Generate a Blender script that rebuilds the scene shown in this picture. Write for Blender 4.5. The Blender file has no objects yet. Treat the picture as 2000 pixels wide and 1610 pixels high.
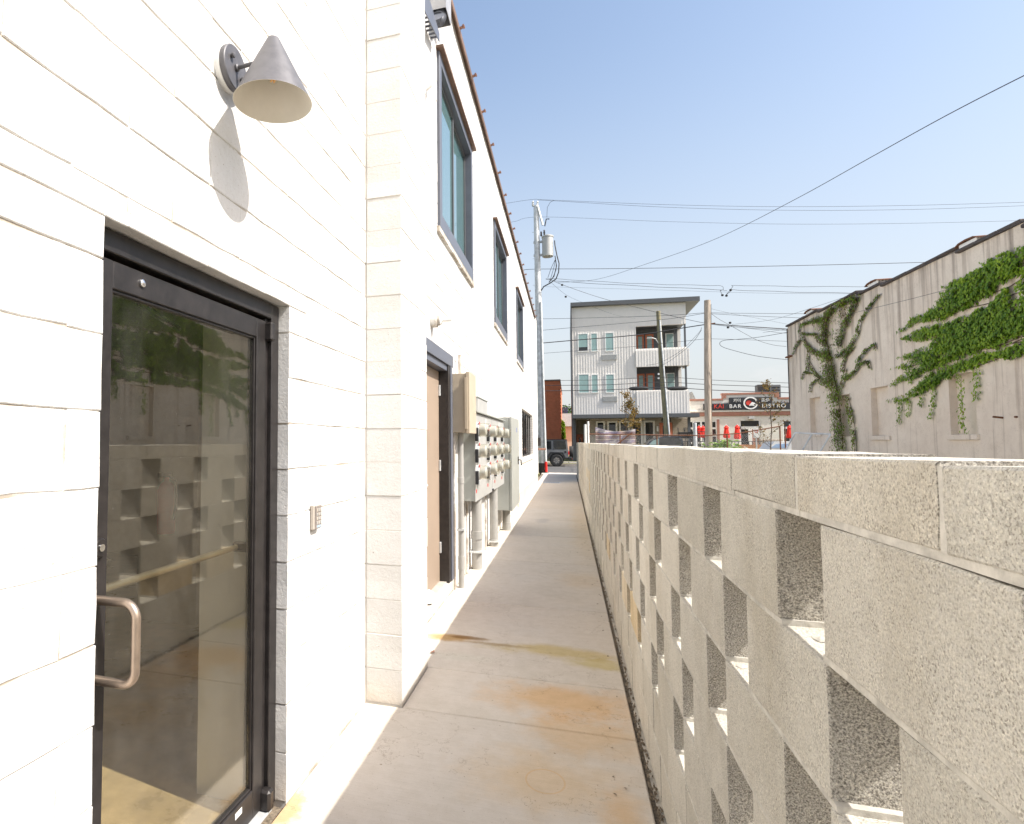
import bpy, math, random
from mathutils import Vector, Matrix, noise
random.seed(7)
SC = bpy.context.scene
COL = SC.collection

# ------------------------------------------------------------------ camera
EYE = Vector((0, 0, 1.543))
YAW, PITCH, FPX = math.radians(18.142), math.radians(2.875), 1175.0
cam = bpy.data.cameras.new('camera')
cam.sensor_width = 36; cam.sensor_fit = 'HORIZONTAL'
cam.lens = FPX / 2000 * 36
cam.shift_x = (1000 - 725) / 2000.0
cam.clip_start = .03; cam.clip_end = 3000
camo = bpy.data.objects.new('camera', cam); COL.objects.link(camo)
camo.location = EYE
camo.rotation_euler = (math.radians(90) + PITCH, 0, YAW)
SC.camera = camo

# ------------------------------------------------------------------ light
SUN = Vector((.874, -.172, 1.0)).normalized()          # towards the sun
elev = math.asin(SUN.z)
world = bpy.data.worlds.new('World'); SC.world = world; world.use_nodes = True
wn = world.node_tree.nodes; wl = world.node_tree.links
bg = wn['Background']
sky = wn.new('ShaderNodeTexSky'); sky.sky_type = 'NISHITA'; sky.sun_disc = False
sky.sun_elevation = elev
sky.sun_rotation = math.atan2(SUN.x, SUN.y)
sky.air_density = 1.0; sky.dust_density = 2.0; sky.ozone_density = 1.0; sky.altitude = 50
# faint low clouds along the horizon, all the way round
tc = wn.new('ShaderNodeTexCoord'); sep = wn.new('ShaderNodeSeparateXYZ'); wl.new(tc.outputs['Generated'], sep.inputs[0])
cn = wn.new('ShaderNodeTexNoise'); cn.inputs['Scale'].default_value = 7; cn.inputs['Detail'].default_value = 7; cn.inputs['Roughness'].default_value = .55
cmap = wn.new('ShaderNodeMapping'); cmap.inputs['Scale'].default_value = (1, 1, 3.2); cmap.inputs['Location'].default_value = (.3, .1, 0)
wl.new(tc.outputs['Generated'], cmap.inputs[0]); wl.new(cmap.outputs[0], cn.inputs['Vector'])
cr = wn.new('ShaderNodeValToRGB'); cr.color_ramp.elements[0].position = .56; cr.color_ramp.elements[1].position = .70
wl.new(cn.outputs[0], cr.inputs[0])
hz = wn.new('ShaderNodeMapRange'); hz.inputs['From Min'].default_value = .09; hz.inputs['From Max'].default_value = .14
hz.inputs['To Min'].default_value = 1; hz.inputs['To Max'].default_value = 0
wl.new(sep.outputs['Z'], hz.inputs[0])
mm = wn.new('ShaderNodeMath'); mm.operation = 'MULTIPLY'; wl.new(cr.outputs[0], mm.inputs[0]); wl.new(hz.outputs[0], mm.inputs[1])
m2 = wn.new('ShaderNodeMath'); m2.operation = 'MULTIPLY'; m2.inputs[1].default_value = .6; wl.new(mm.outputs[0], m2.inputs[0])
mx = wn.new('ShaderNodeMixRGB'); wl.new(m2.outputs[0], mx.inputs[0])
tint = wn.new('ShaderNodeMixRGB'); tint.blend_type = 'MULTIPLY'; tint.inputs[0].default_value = 1; tint.inputs[2].default_value = (1.06, 1.0, .915, 1)
# pale haze thickening evenly towards the whole horizon
hr = wn.new('ShaderNodeMapRange'); hr.interpolation_type = 'SMOOTHSTEP'; hr.inputs['From Min'].default_value = -.05; hr.inputs['From Max'].default_value = .62
hr.inputs['To Min'].default_value = .93; hr.inputs['To Max'].default_value = 0
wl.new(sep.outputs['Z'], hr.inputs[0])
hmix = wn.new('ShaderNodeMixRGB'); wl.new(hr.outputs[0], hmix.inputs[0]); wl.new(sky.outputs[0], hmix.inputs[1]); hmix.inputs[2].default_value = (2.45, 2.66, 2.98, 1)
wl.new(hmix.outputs[0], tint.inputs[1])
wl.new(tint.outputs[0], mx.inputs[1]); mx.inputs[2].default_value = (3.3, 3.25, 3.3, 1)
wl.new(mx.outputs[0], bg.inputs[0])
bg.inputs[1].default_value = .117
sl = bpy.data.lights.new('sun', 'SUN'); sl.energy = 3.15; sl.angle = math.radians(.53); sl.color = (1, .955, .89)
slo = bpy.data.objects.new('sun', sl); COL.objects.link(slo)
slo.rotation_euler = SUN.to_track_quat('Z', 'Y').to_euler(); slo.location = (20, -5, 30)
SC.view_settings.view_transform = 'Standard'; SC.view_settings.look = 'None'
SC.view_settings.gamma = 1; SC.view_settings.exposure = 1.3
SC.render.engine = 'CYCLES'
SC.cycles.max_bounces = 10; SC.cycles.diffuse_bounces = 5; SC.cycles.transparent_max_bounces = 24
SC.cycles.caustics_reflective = False; SC.cycles.caustics_refractive = False

# ------------------------------------------------------------------ sight lines -> real points on real planes
_f = Vector((-math.sin(YAW) * math.cos(PITCH), math.cos(YAW) * math.cos(PITCH), math.sin(PITCH)))
_r = Vector((math.cos(YAW), math.sin(YAW), 0)); _u = _r.cross(_f)
def ray(px, py): return _f * FPX + _r * (px - 725) - _u * (py - 805)
def on_x(px, py, X): d = ray(px, py); return EYE + d * (X / d.x)
def on_y(px, py, Y): d = ray(px, py); return EYE + d * (Y / d.y)

# ------------------------------------------------------------------ mesh builder
def wloc(o):
    v = Vector((0, 0, 0))
    while o: v += o.location; o = o.parent
    return v
class MB:
    def __init__(s): s.v = []; s.f = []
    def add(s, vs, fs):
        n = len(s.v); s.v += [tuple(v) for v in vs]; s.f += [tuple(i + n for i in f) for f in fs]; return s
    def box(s, x0, x1, y0, y1, z0, z1, j=0):
        r = (lambda: random.uniform(-j, j)) if j else (lambda: 0)
        vs = [(x + r(), y + r(), z + r()) for x in (x0, x1) for y in (y0, y1) for z in (z0, z1)]
        return s.add(vs, [(0, 1, 3, 2), (4, 6, 7, 5), (0, 4, 5, 1), (2, 3, 7, 6), (0, 2, 6, 4), (1, 5, 7, 3)])
    def bev(s, x0, x1, y0, y1, z0, z1, b=.004):
        # box with every edge chamfered
        c = Vector(((x0 + x1) / 2, (y0 + y1) / 2, (z0 + z1) / 2)); h = Vector((abs(x1 - x0) / 2, abs(y1 - y0) / 2, abs(z1 - z0) / 2))
        b = min(b, *(k * .45 for k in h))
        vs = []
        idx = {}
        for ax in range(3):
            for sg in (-1, 1):
                for s1 in (-1, 1):
                    for s2 in (-1, 1):
                        p = [0, 0, 0]; o1, o2 = (ax + 1) % 3, (ax + 2) % 3
                        p[ax] = sg * h[ax]; p[o1] = s1 * (h[o1] - b); p[o2] = s2 * (h[o2] - b)
                        key = [0, 0, 0]; key[ax] = sg; key[o1] = s1; key[o2] = s2
                        idx[(ax, tuple(key))] = len(vs); vs.append(c + Vector(p))
        fs = []
        for ax in range(3):
            o1, o2 = (ax + 1) % 3, (ax + 2) % 3
            for sg in (-1, 1):
                q = []
                for s1, s2 in ((-1, -1), (1, -1), (1, 1), (-1, 1)):
                    k = [0, 0, 0]; k[ax] = sg; k[o1] = s1; k[o2] = s2; q.append(idx[(ax, tuple(k))])
                fs.append(tuple(q if sg > 0 else q[::-1]))
            for s1 in (-1, 1):
                for s2 in (-1, 1):
                    k0 = [0, 0, 0]; k0[ax] = -1; k0[o1] = s1; k0[o2] = s2; k1 = list(k0); k1[ax] = 1
                    q = [idx[(o1, tuple(k0))], idx[(o1, tuple(k1))], idx[(o2, tuple(k1))], idx[(o2, tuple(k0))]]
                    fs.append(tuple(q if s1 * s2 < 0 else q[::-1]))
        for a in (-1, 1):
            for b2 in (-1, 1):
                for c2 in (-1, 1):
                    k = (a, b2, c2); q = [idx[(0, k)], idx[(1, k)], idx[(2, k)]]
                    fs.append(tuple(q if a * b2 * c2 > 0 else q[::-1]))
        return s.add(vs, fs)
    def prism(s, poly, a0, a1, axis='x'):
        n = len(poly)
        mk = {'x': lambda a, p: (a, p[0], p[1]), 'y': lambda a, p: (p[0], a, p[1]), 'z': lambda a, p: (p[0], p[1], a)}[axis]
        vs = [mk(a0, p) for p in poly] + [mk(a1, p) for p in poly]
        fs = [tuple(range(n)), tuple(range(2 * n - 1, n - 1, -1))] + [(i, i + n, (i + 1) % n + n, (i + 1) % n) for i in range(n)]
        return s.add(vs, fs)
    def tube(s, pts, r, n=8, r1=None, cap=True):
        pts = [Vector(p) for p in pts]; m = len(pts); vs = []
        nrm = None
        for i, p in enumerate(pts):
            t = (pts[min(i + 1, m - 1)] - pts[max(i - 1, 0)]).normalized()
            if nrm is None:
                nrm = t.cross(Vector((0, 0, 1)) if abs(t.z) < .9 else Vector((1, 0, 0))).normalized()
            else:
                nrm = (nrm - t * nrm.dot(t)).normalized()
            bn = t.cross(nrm)
            rr = r[i] if isinstance(r, (list, tuple)) else (r if r1 is None else r + (r1 - r) * i / (m - 1))
            for k in range(n):
                a = 2 * math.pi * k / n
                vs.append(p + nrm * math.cos(a) * rr + bn * math.sin(a) * rr)
        fs = [(i * n + k, i * n + (k + 1) % n, (i + 1) * n + (k + 1) % n, (i + 1) * n + k) for i in range(m - 1) for k in range(n)]
        if cap: fs += [tuple(range(n - 1, -1, -1)), tuple(range((m - 1) * n, m * n))]
        return s.add(vs, fs)
    def lathe(s, prof, c, ax=(0, 0, 1), n=24, cap=False):
        ax = Vector(ax).normalized(); c = Vector(c)
        u = ax.cross(Vector((0, 0, 1)) if abs(ax.z) < .9 else Vector((1, 0, 0))).normalized(); w = ax.cross(u)
        vs = [c + ax * h + (u * math.cos(2 * math.pi * k / n) + w * math.sin(2 * math.pi * k / n)) * r for r, h in prof for k in range(n)]
        m = len(prof)
        fs = [(i * n + k, i * n + (k + 1) % n, (i + 1) * n + (k + 1) % n, (i + 1) * n + k) for i in range(m - 1) for k in range(n)]
        if cap: fs += [tuple(range(n - 1, -1, -1)), tuple(range((m - 1) * n, m * n))]
        return s.add(vs, fs)
    def build(s, name, mat, parent=None, smooth=False, label=None, kind=None, sharp=35, keep=False):
        off = wloc(parent) if parent else Vector((0, 0, 0))
        me = bpy.data.meshes.new(name)
        me.from_pydata([tuple(Vector(v) - off) for v in s.v], [], s.f)
        me.materials.append(mat)
        if smooth:
            me.polygons.foreach_set('use_smooth', [True] * len(me.polygons))
            try: me.set_sharp_from_angle(angle=math.radians(sharp))
            except Exception: pass
        me.update()
        o = bpy.data.objects.new(name, me); COL.objects.link(o)
        if parent: o.parent = parent
        if label: o['label'] = label
        if kind: o['kind'] = kind
        return o
def thing(name, loc, label, cat, group=None):
    o = bpy.data.objects.new(name, None); o.empty_display_size = .2; COL.objects.link(o)
    o.location = loc; o['label'] = label; o['category'] = cat
    if group: o['group'] = group
    return o
def tag(o, label, cat, group=None):
    o['label'] = label; o['category'] = cat
    if group: o['group'] = group
    return o
def part(name, parent, loc=(0, 0, 0), label=None):
    # an empty part that holds sub-parts
    o = bpy.data.objects.new(name, None); COL.objects.link(o); o.parent = parent; o.location = loc
    if label: o['label'] = label
    return o
def rects(y0, y1, z0, z1, ops):
    ys = sorted({y0, y1, *[v for o in ops for v in o[:2] if y0 < v < y1]}); zs = sorted({z0, z1, *[v for o in ops for v in o[2:] if z0 < v < z1]})
    out = []
    for a, b in zip(ys, ys[1:]):
        for c, d in zip(zs, zs[1:]):
            m, k = (a + b) / 2, (c + d) / 2
            if not any(o[0] < m < o[1] and o[2] < k < o[3] for o in ops): out.append((a, b, c, d))
    return out

# ------------------------------------------------------------------ materials
def ramp(nt, fac, stops):
    r = nt.nodes.new('ShaderNodeValToRGB'); e = r.color_ramp.elements
    while len(e) < len(stops): e.new(.5)
    for k, (p, c) in zip(e, stops): k.position = p; k.color = (*c, 1)
    nt.links.new(fac, r.inputs[0]); return r.outputs[0]
def nz(nt, pos, scale, detail=4, rough=.6, sc=None, typ='NOISE'):
    if sc:
        m = nt.nodes.new('ShaderNodeMapping'); m.inputs['Scale'].default_value = sc; nt.links.new(pos, m.inputs[0]); pos = m.outputs[0]
    if typ == 'VORONOI':
        n = nt.nodes.new('ShaderNodeTexVoronoi'); n.inputs['Scale'].default_value = scale; nt.links.new(pos, n.inputs['Vector']); return n.outputs['Distance']
    n = nt.nodes.new('ShaderNodeTexNoise'); n.inputs['Scale'].default_value = scale; n.inputs['Detail'].default_value = detail; n.inputs['Roughness'].default_value = rough
    nt.links.new(pos, n.inputs['Vector']); return n.outputs[0]
def mix(nt, fac, a, b, mode='MIX'):
    m = nt.nodes.new('ShaderNodeMixRGB'); m.blend_type = mode
    for i, v in ((0, fac), (1, a), (2, b)):
        if isinstance(v, (int, float)): m.inputs[i].default_value = v
        elif isinstance(v, tuple): m.inputs[i].default_value = (*v, 1)
        else: nt.links.new(v, m.inputs[i])
    return m.outputs[0]
def mth(nt, op, a, b=None, c=None):
    m = nt.nodes.new('ShaderNodeMath'); m.operation = op
    for i, v in enumerate((a, b, c)):
        if v is None: continue
        if isinstance(v, (int, float)): m.inputs[i].default_value = v
        else: nt.links.new(v, m.inputs[i])
    return m.outputs[0]
def base(name, rough=.8, metal=0, spec=.5):
    m = bpy.data.materials.new(name); m.use_nodes = True; nt = m.node_tree; b = nt.nodes['Principled BSDF']
    b.inputs['Roughness'].default_value = rough; b.inputs['Metallic'].default_value = metal; b.inputs['Specular IOR Level'].default_value = spec
    g = nt.nodes.new('ShaderNodeNewGeometry')
    return m, nt, b, g.outputs['Position']
def bump(nt, b, h, dist, strength=1.0, prev=None):
    n = nt.nodes.new('ShaderNodeBump'); n.inputs['Strength'].default_value = strength; n.inputs['Distance'].default_value = dist
    nt.links.new(h, n.inputs['Height'])
    if prev is not None: nt.links.new(prev, n.inputs['Normal'])
    nt.links.new(n.outputs[0], b.inputs['Normal']); return n.outputs[0]
def M(name, col, rough=.6, metal=0, var=.12, scale=6, bscale=60, bdist=.0006, spec=.5, coat=0, sc=None):
    m, nt, b, P = base(name, rough, metal, spec)
    c2 = tuple(max(0, v * (1 - var)) for v in col); c3 = tuple(min(1, v * (1 + var)) for v in col)
    n = nz(nt, P, scale, 5, .65, sc)
    nt.links.new(ramp(nt, n, [(.35, c2), (.65, c3)]), b.inputs['Base Color'])
    rr = nt.nodes.new('ShaderNodeMapRange'); rr.inputs['To Min'].default_value = max(.02, rough - .08); rr.inputs['To Max'].default_value = min(1, rough + .1)
    nt.links.new(n, rr.inputs[0]); nt.links.new(rr.outputs[0], b.inputs['Roughness'])
    if bdist: bump(nt, b, nz(nt, P, bscale, 3), bdist, .6)
    if coat: b.inputs['Coat Weight'].default_value = coat
    return m

def painted_block():
    m, nt, b, P = base('painted_block_white', .55, 0, .35)
    fine = nz(nt, P, 210, 4, .7); mid = nz(nt, P, 60, 4, .65); big = nz(nt, P, 3, 4)
    pits = ramp(nt, nz(nt, P, 75, 2, .5), [(.27, (0, 0, 0)), (.34, (1, 1, 1))])
    col = ramp(nt, big, [(.3, (.665, .652, .625)), (.7, (.72, .71, .69))])
    col = mix(nt, .5, col, ramp(nt, mid, [(.3, (.90, .88, .85)), (.65, (1, 1, 1))]), 'MULTIPLY')
    dirt = ramp(nt, nz(nt, P, 26, 6, .75), [(.66, (1, 1, 1)), (.74, (.72, .62, .52))])
    col = mix(nt, .55, col, dirt, 'MULTIPLY')
    pin = ramp(nt, nz(nt, P, 46, 5, .72), [(.30, (.42, .34, .26)), (.345, (1, 1, 1))])
    col = mix(nt, .9, col, pin, 'MULTIPLY')
    pin2 = ramp(nt, nz(nt, P, 120, 3, .6, sc=(1, .6, 1.3)), [(.27, (.62, .56, .50)), (.36, (1, 1, 1))])
    col = mix(nt, .8, col, pin2, 'MULTIPLY')
    # dirt splash near the ground
    sp = nt.nodes.new('ShaderNodeSeparateXYZ'); nt.links.new(P, sp.inputs[0])
    low = nt.nodes.new('ShaderNodeMapRange'); low.inputs['From Min'].default_value = .0; low.inputs['From Max'].default_value = .16; low.inputs['To Min'].default_value = .75; low.inputs['To Max'].default_value = 0
    nt.links.new(sp.outputs[2], low.inputs[0])
    lf = mth(nt, 'MULTIPLY', low.outputs[0], nz(nt, P, 14, 5))
    col = mix(nt, lf, col, (.55, .45, .33))
    nt.links.new(col, b.inputs['Base Color'])
    p = bump(nt, b, mid, .005, .55); p = bump(nt, b, fine, .0018, .7, p); bump(nt, b, pits, .002, .6, p)
    return m
def grey_block():
    m, nt, b, P = base('grey_concrete_block', .92, 0, .2)
    oi = nt.nodes.new('ShaderNodeObjectInfo')
    tone = ramp(nt, oi.outputs['Random'], [(0, (.55, .53, .485)), (.3, (.64, .62, .575)), (.6, (.59, .57, .53)), (.9, (.66, .635, .585)), (.975, (.66, .635, .585)), (.985, (.68, .57, .40)), (1, (.68, .57, .40))])
    fine = nz(nt, P, 330, 3, .75); vor = nz(nt, P, 130, typ='VORONOI'); mid = nz(nt, P, 9, 5, .7)
    g = ramp(nt, fine, [(.30, (.42, .40, .38)), (.43, (.87, .86, .84)), (.58, (1.02, 1.02, 1.01)), (.72, (1.25, 1.24, 1.22))])
    col = mix(nt, .85, tone, g, 'MULTIPLY')
    col = mix(nt, .45, col, ramp(nt, vor, [(.0, (.62, .58, .54)), (.22, (1, 1, 1)), (.7, (1.12, 1.1, 1.05))]), 'MULTIPLY')
    v2 = nt.nodes.new('ShaderNodeTexVoronoi'); v2.inputs['Scale'].default_value = 430; nt.links.new(P, v2.inputs['Vector'])
    sc_ = nt.nodes.new('ShaderNodeSeparateColor'); nt.links.new(v2.outputs['Color'], sc_.inputs[0])
    grit = ramp(nt, sc_.outputs[0], [(0, (.45, .43, .41)), (.14, (.55, .53, .50)), (.20, (.95, .95, .95)), (.8, (1.0, 1.0, 1.0)), (.88, (1.18, 1.18, 1.17)), (1, (1.25, 1.25, 1.23))])
    stain = ramp(nt, nz(nt, P, 2.2, 6, .65, sc=(1, 1, .45)), [(.36, (.80, .77, .72)), (.5, (1, 1, 1)), (.68, (1.08, 1.08, 1.08))])
    col = mix(nt, .7, col, stain, 'MULTIPLY')
    smear = ramp(nt, nz(nt, P, 7, 6, .7), [(.62, (0, 0, 0)), (.72, (.55, .55, .55))])
    col = mix(nt, smear, col, (.66, .63, .57))
    patch = ramp(nt, nz(nt, P, 16, 4, .6), [(.35, (.15, .15, .15)), (.6, (.75, .75, .75))])
    col = mix(nt, patch, col, grit, 'MULTIPLY')
    col = mix(nt, .5, col, ramp(nt, mid, [(.3, (.84, .82, .78)), (.7, (1.08, 1.06, 1.02))]), 'MULTIPLY')
    # block ends take a darker, more speckled tone than the two broad faces
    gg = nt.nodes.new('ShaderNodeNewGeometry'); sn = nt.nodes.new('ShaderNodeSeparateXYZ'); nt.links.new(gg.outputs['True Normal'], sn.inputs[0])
    end_face = mth(nt, 'GREATER_THAN', mth(nt, 'ABSOLUTE', sn.outputs[1]), .6)
    end_col = mix(nt, 1.0, col, ramp(nt, fine, [(.36, (.36, .36, .37)), (.52, (.72, .715, .72)), (.66, (.98, .97, .96))]), 'MULTIPLY')
    col = mix(nt, end_face, col, end_col)
    nt.links.new(col, b.inputs['Base Color'])
    p = bump(nt, b, fine, .0035, .9); bump(nt, b, vor, .003, .6, p)
    return m
def walk_mat():
    m, nt, b, P = base('sidewalk_concrete', .85, 0, .25)
    oi = nt.nodes.new('ShaderNodeObjectInfo')
    big = nz(nt, P, 1.3, 6, .6); mid = nz(nt, P, 11, 6, .7); fine = nz(nt, P, 260, 3, .7)
    col = ramp(nt, big, [(.3, (.58, .53, .46)), (.5, (.63, .575, .505)), (.7, (.61, .565, .505))])
    col = mix(nt, .3, col, ramp(nt, oi.outputs['Random'], [(0, (.88, .88, .9)), (1, (1.08, 1.04, 1))]), 'MULTIPLY')
    col = mix(nt, .55, col, ramp(nt, mid, [(.3, (.86, .84, .80)), (.6, (1.02, 1.02, 1.02))]), 'MULTIPLY')
    col = mix(nt, .6, col, ramp(nt, fine, [(.3, (.85, .84, .83)), (.6, (1.03, 1.03, 1.03))]), 'MULTIPLY')
    col = mix(nt, .8, col, ramp(nt, nz(nt, P, 38, 2, .5), [(.23, (.45, .38, .3)), (.27, (1, 1, 1))]), 'MULTIPLY')
    broom = nz(nt, P, 1, 3, .6, sc=(3.5, 150, 1))
    col = mix(nt, .35, col, ramp(nt, broom, [(.35, (.88, .87, .85)), (.6, (1.04, 1.04, 1.04))]), 'MULTIPLY')
    agg = ramp(nt, nz(nt, P, 95, 2, .5), [(.26, (.62, .56, .48)), (.32, (1, 1, 1)), (.7, (1, 1, 1)), (.76, (1.12, 1.11, 1.08))])
    col = mix(nt, .8, col, agg, 'MULTIPLY')
    ck = mth(nt, 'LESS_THAN', mth(nt, 'ABSOLUTE', mth(nt, 'SUBTRACT', nz(nt, P, .85, 8, .62), .53)), .0011)
    col = mix(nt, mth(nt, 'MULTIPLY', ck, .55), col, (.5, .43, .36), 'MULTIPLY')
    def blob(cx, cy, rx, ry, c, amt, col, edge=.55, wob=.5, scale=5):
        mp = nt.nodes.new('ShaderNodeMapping'); mp.vector_type = 'POINT'
        mp.inputs['Location'].default_value = (-cx / rx, -cy / ry, 0); mp.inputs['Scale'].default_value = (1 / rx, 1 / ry, 0)
        nt.links.new(P, mp.inputs[0])
        ln = nt.nodes.new('ShaderNodeVectorMath'); ln.operation = 'LENGTH'; nt.links.new(mp.outputs[0], ln.inputs[0])
        d = mth(nt, 'ADD', ln.outputs['Value'], mth(nt, 'MULTIPLY', mth(nt, 'SUBTRACT', nz(nt, P, scale, 6, .65), .5), wob * 2))
        mr = nt.nodes.new('ShaderNodeMapRange'); mr.interpolation_type = 'SMOOTHSTEP'
        mr.inputs['From Min'].default_value = 1.0; mr.inputs['From Max'].default_value = edge; mr.inputs['To Max'].default_value = amt
        nt.links.new(d, mr.inputs[0])
        return mix(nt, mr.outputs[0], col, c, 'MULTIPLY')
    col = blob(-.05, 3.85, .62, .34, (1.0, .76, .50), .95, col, .2, .55)
    col = blob(.05, 3.45, .42, .35, (1.0, .80, .56), .75, col, .2, .6)
    col = blob(-.15, 2.95, .50, .40, (1.0, .84, .62), .75, col, .1, .7, 4)
    col = blob(.2, 2.75, .14, .3, (1.0, .76, .48), .7, col, .1, .7, 7)
    col = blob(-.1, 4.72, .62, .17, (.86, .76, .44), .9, col, .3, .7, 4)
    col = blob(.18, 4.55, .3, .15, (.85, .78, .42), .8, col, .3, .6, 5)
    col = blob(-.92, 4.80, .33, .12, (.70, .50, .25), .95, col, .3, .45, 6)
    col = blob(-.78, 4.84, .20, .055, (.52, .42, .30), .95, col, .4, .35, 9)
    col = blob(-.55, 4.75, .35, .05, (.60, .52, .40), .8, col, .2, .6, 12)
    col = blob(-.75, 4.4, .35, .13, (.94, 1.0, .98), .6, col, .1, .5, 4)
    col = blob(-1.15, 2.37, .09, .19, (.95, .70, .42), .9, col, .4, .7, 16)
    col = blob(-.5, 12.4, .18, .6, (.78, .80, .84), .8, col, .2, .5, 4)
    col = blob(.1, 7.2, .4, .6, (1.0, .88, .72), .6, col, .1, .6, 3)
    col = blob(.22, 12, .3, 5, (.98, .86, .68), .6, col, .1, .5, 2)
    # faint dried ring
    mp = nt.nodes.new('ShaderNodeMapping'); mp.inputs['Location'].default_value = (.125 / .085, -2.93 / .1, 0); mp.inputs['Scale'].default_value = (1 / .085, 1 / .1, 0); nt.links.new(P, mp.inputs[0])
    ln = nt.nodes.new('ShaderNodeVectorMath'); ln.operation = 'LENGTH'; nt.links.new(mp.outputs[0], ln.inputs[0])
    ring = mth(nt, 'LESS_THAN', mth(nt, 'ABSOLUTE', mth(nt, 'SUBTRACT', ln.outputs['Value'], 1.0)), .05)
    col = mix(nt, mth(nt, 'MULTIPLY', ring, .35), col, (1.0, .72, .42), 'MULTIPLY')
    nt.links.new(col, b.inputs['Base Color'])
    p = bump(nt, b, fine, .0012, .7); bump(nt, b, mid, .002, .4, p)
    return m
def stucco():
    m, nt, b, P = base('stained_stucco', .85, 0, .25)
    sp = nt.nodes.new('ShaderNodeSeparateXYZ'); nt.links.new(P, sp.inputs[0])
    big = nz(nt, P, .7, 6, .6)
    col = ramp(nt, big, [(.3, (.70, .61, .515)), (.7, (.78, .70, .60))])
    st = nz(nt, P, 1, 6, .65, sc=(3.6, 3.6, .16))
    top = nt.nodes.new('ShaderNodeMapRange'); top.inputs['From Min'].default_value = 3.2; top.inputs['From Max'].default_value = 5.9; top.inputs['To Min'].default_value = .0; top.inputs['To Max'].default_value = .12
    nt.links.new(sp.outputs[2], top.inputs[0])
    s2 = mth(nt, 'ADD', st, top.outputs[0])
    streak = ramp(nt, s2, [(.57, (1, 1, 1)), (.65, (.66, .63, .61)), (.74, (.30, .28, .28))])
    col = mix(nt, .75, col, streak, 'MULTIPLY')
    col = mix(nt, .5, col, ramp(nt, nz(nt, P, 5, 7, .7), [(.3, (.85, .82, .8)), (.6, (1.03, 1.03, 1.03))]), 'MULTIPLY')
    crack = nz(nt, P, 1.1, 8, .75)
    ck = mth(nt, 'LESS_THAN', mth(nt, 'ABSOLUTE', mth(nt, 'SUBTRACT', crack, .5)), .0022)
    col = mix(nt, mth(nt, 'MULTIPLY', ck, .5), col, (.45, .38, .34), 'MULTIPLY')
    nt.links.new(col, b.inputs['Base Color']); bump(nt, b, nz(nt, P, 40, 4), .004, .4)
    return m
def leaf_mat(name, c1, c2, c3, rough=.5):
    m, nt, b, P = base(name, rough, 0, .35)
    n = nz(nt, P, 9, 3, .7); n2 = nz(nt, P, 1.1, 3)
    col = ramp(nt, n, [(.3, c1), (.5, c2), (.72, c3)])
    col = mix(nt, .6, col, ramp(nt, n2, [(.38, (.55, .66, .60)), (.62, (1.3, 1.2, 1.0))]), 'MULTIPLY')
    nt.links.new(col, b.inputs['Base Color'])
    b.inputs['Transmission Weight'].default_value = 0
    tr = nt.nodes.new('ShaderNodeBsdfTranslucent'); nt.links.new(col, tr.inputs[0])
    ms = nt.nodes.new('ShaderNodeMixShader'); ms.inputs[0].default_value = .3
    nt.links.new(b.outputs[0], ms.inputs[1]); nt.links.new(tr.outputs[0], ms.inputs[2]); nt.links.new(ms.outputs[0], nt.nodes['Material Output'].inputs[0])
    return m
def glass_mat(name, tintc, boost, add):
    m = bpy.data.materials.new(name); m.use_nodes = True; nt = m.node_tree; nt.nodes.remove(nt.nodes['Principled BSDF'])
    fr = nt.nodes.new('ShaderNodeLayerWeight'); fr.inputs[0].default_value = .5
    f = mth(nt, 'MULTIPLY_ADD', mth(nt, 'POWER', fr.outputs['Facing'], 5.0), boost, add); f = mth(nt, 'MINIMUM', f, 1.0)
    tr = nt.nodes.new('ShaderNodeBsdfTransparent'); tr.inputs[0].default_value = (*tintc, 1)
    gl = nt.nodes.new('ShaderNodeBsdfGlossy'); gl.inputs['Roughness'].default_value = .0; gl.inputs[0].default_value = (.95, .93, .88, 1)
    ms = nt.nodes.new('ShaderNodeMixShader'); nt.links.new(f, ms.inputs[0]); nt.links.new(tr.outputs[0], ms.inputs[1]); nt.links.new(gl.outputs[0], ms.inputs[2])
    g = nt.nodes.new('ShaderNodeNewGeometry'); du = nt.nodes.new('ShaderNodeBsdfDiffuse'); du.inputs[0].default_value = (.6, .58, .53, 1)
    d0 = ramp(nt, nz(nt, g.outputs['Position'], 5, 7, .7, sc=(1, 1, .5)), [(.45, (.004, .004, .004)), (.75, (.03, .03, .03))])
    d1 = ramp(nt, nz(nt, g.outputs['Position'], 170, 2, .5), [(.74, (0, 0, 0)), (.78, (.35, .35, .35))])
    dd_ = mth(nt, 'ADD', d0, d1)
    m3 = nt.nodes.new('ShaderNodeMixShader'); nt.links.new(dd_, m3.inputs[0]); nt.links.new(ms.outputs[0], m3.inputs[1]); nt.links.new(du.outputs[0], m3.inputs[2])
    nt.links.new(m3.outputs[0], nt.nodes['Material Output'].inputs[0]); return m
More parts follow.
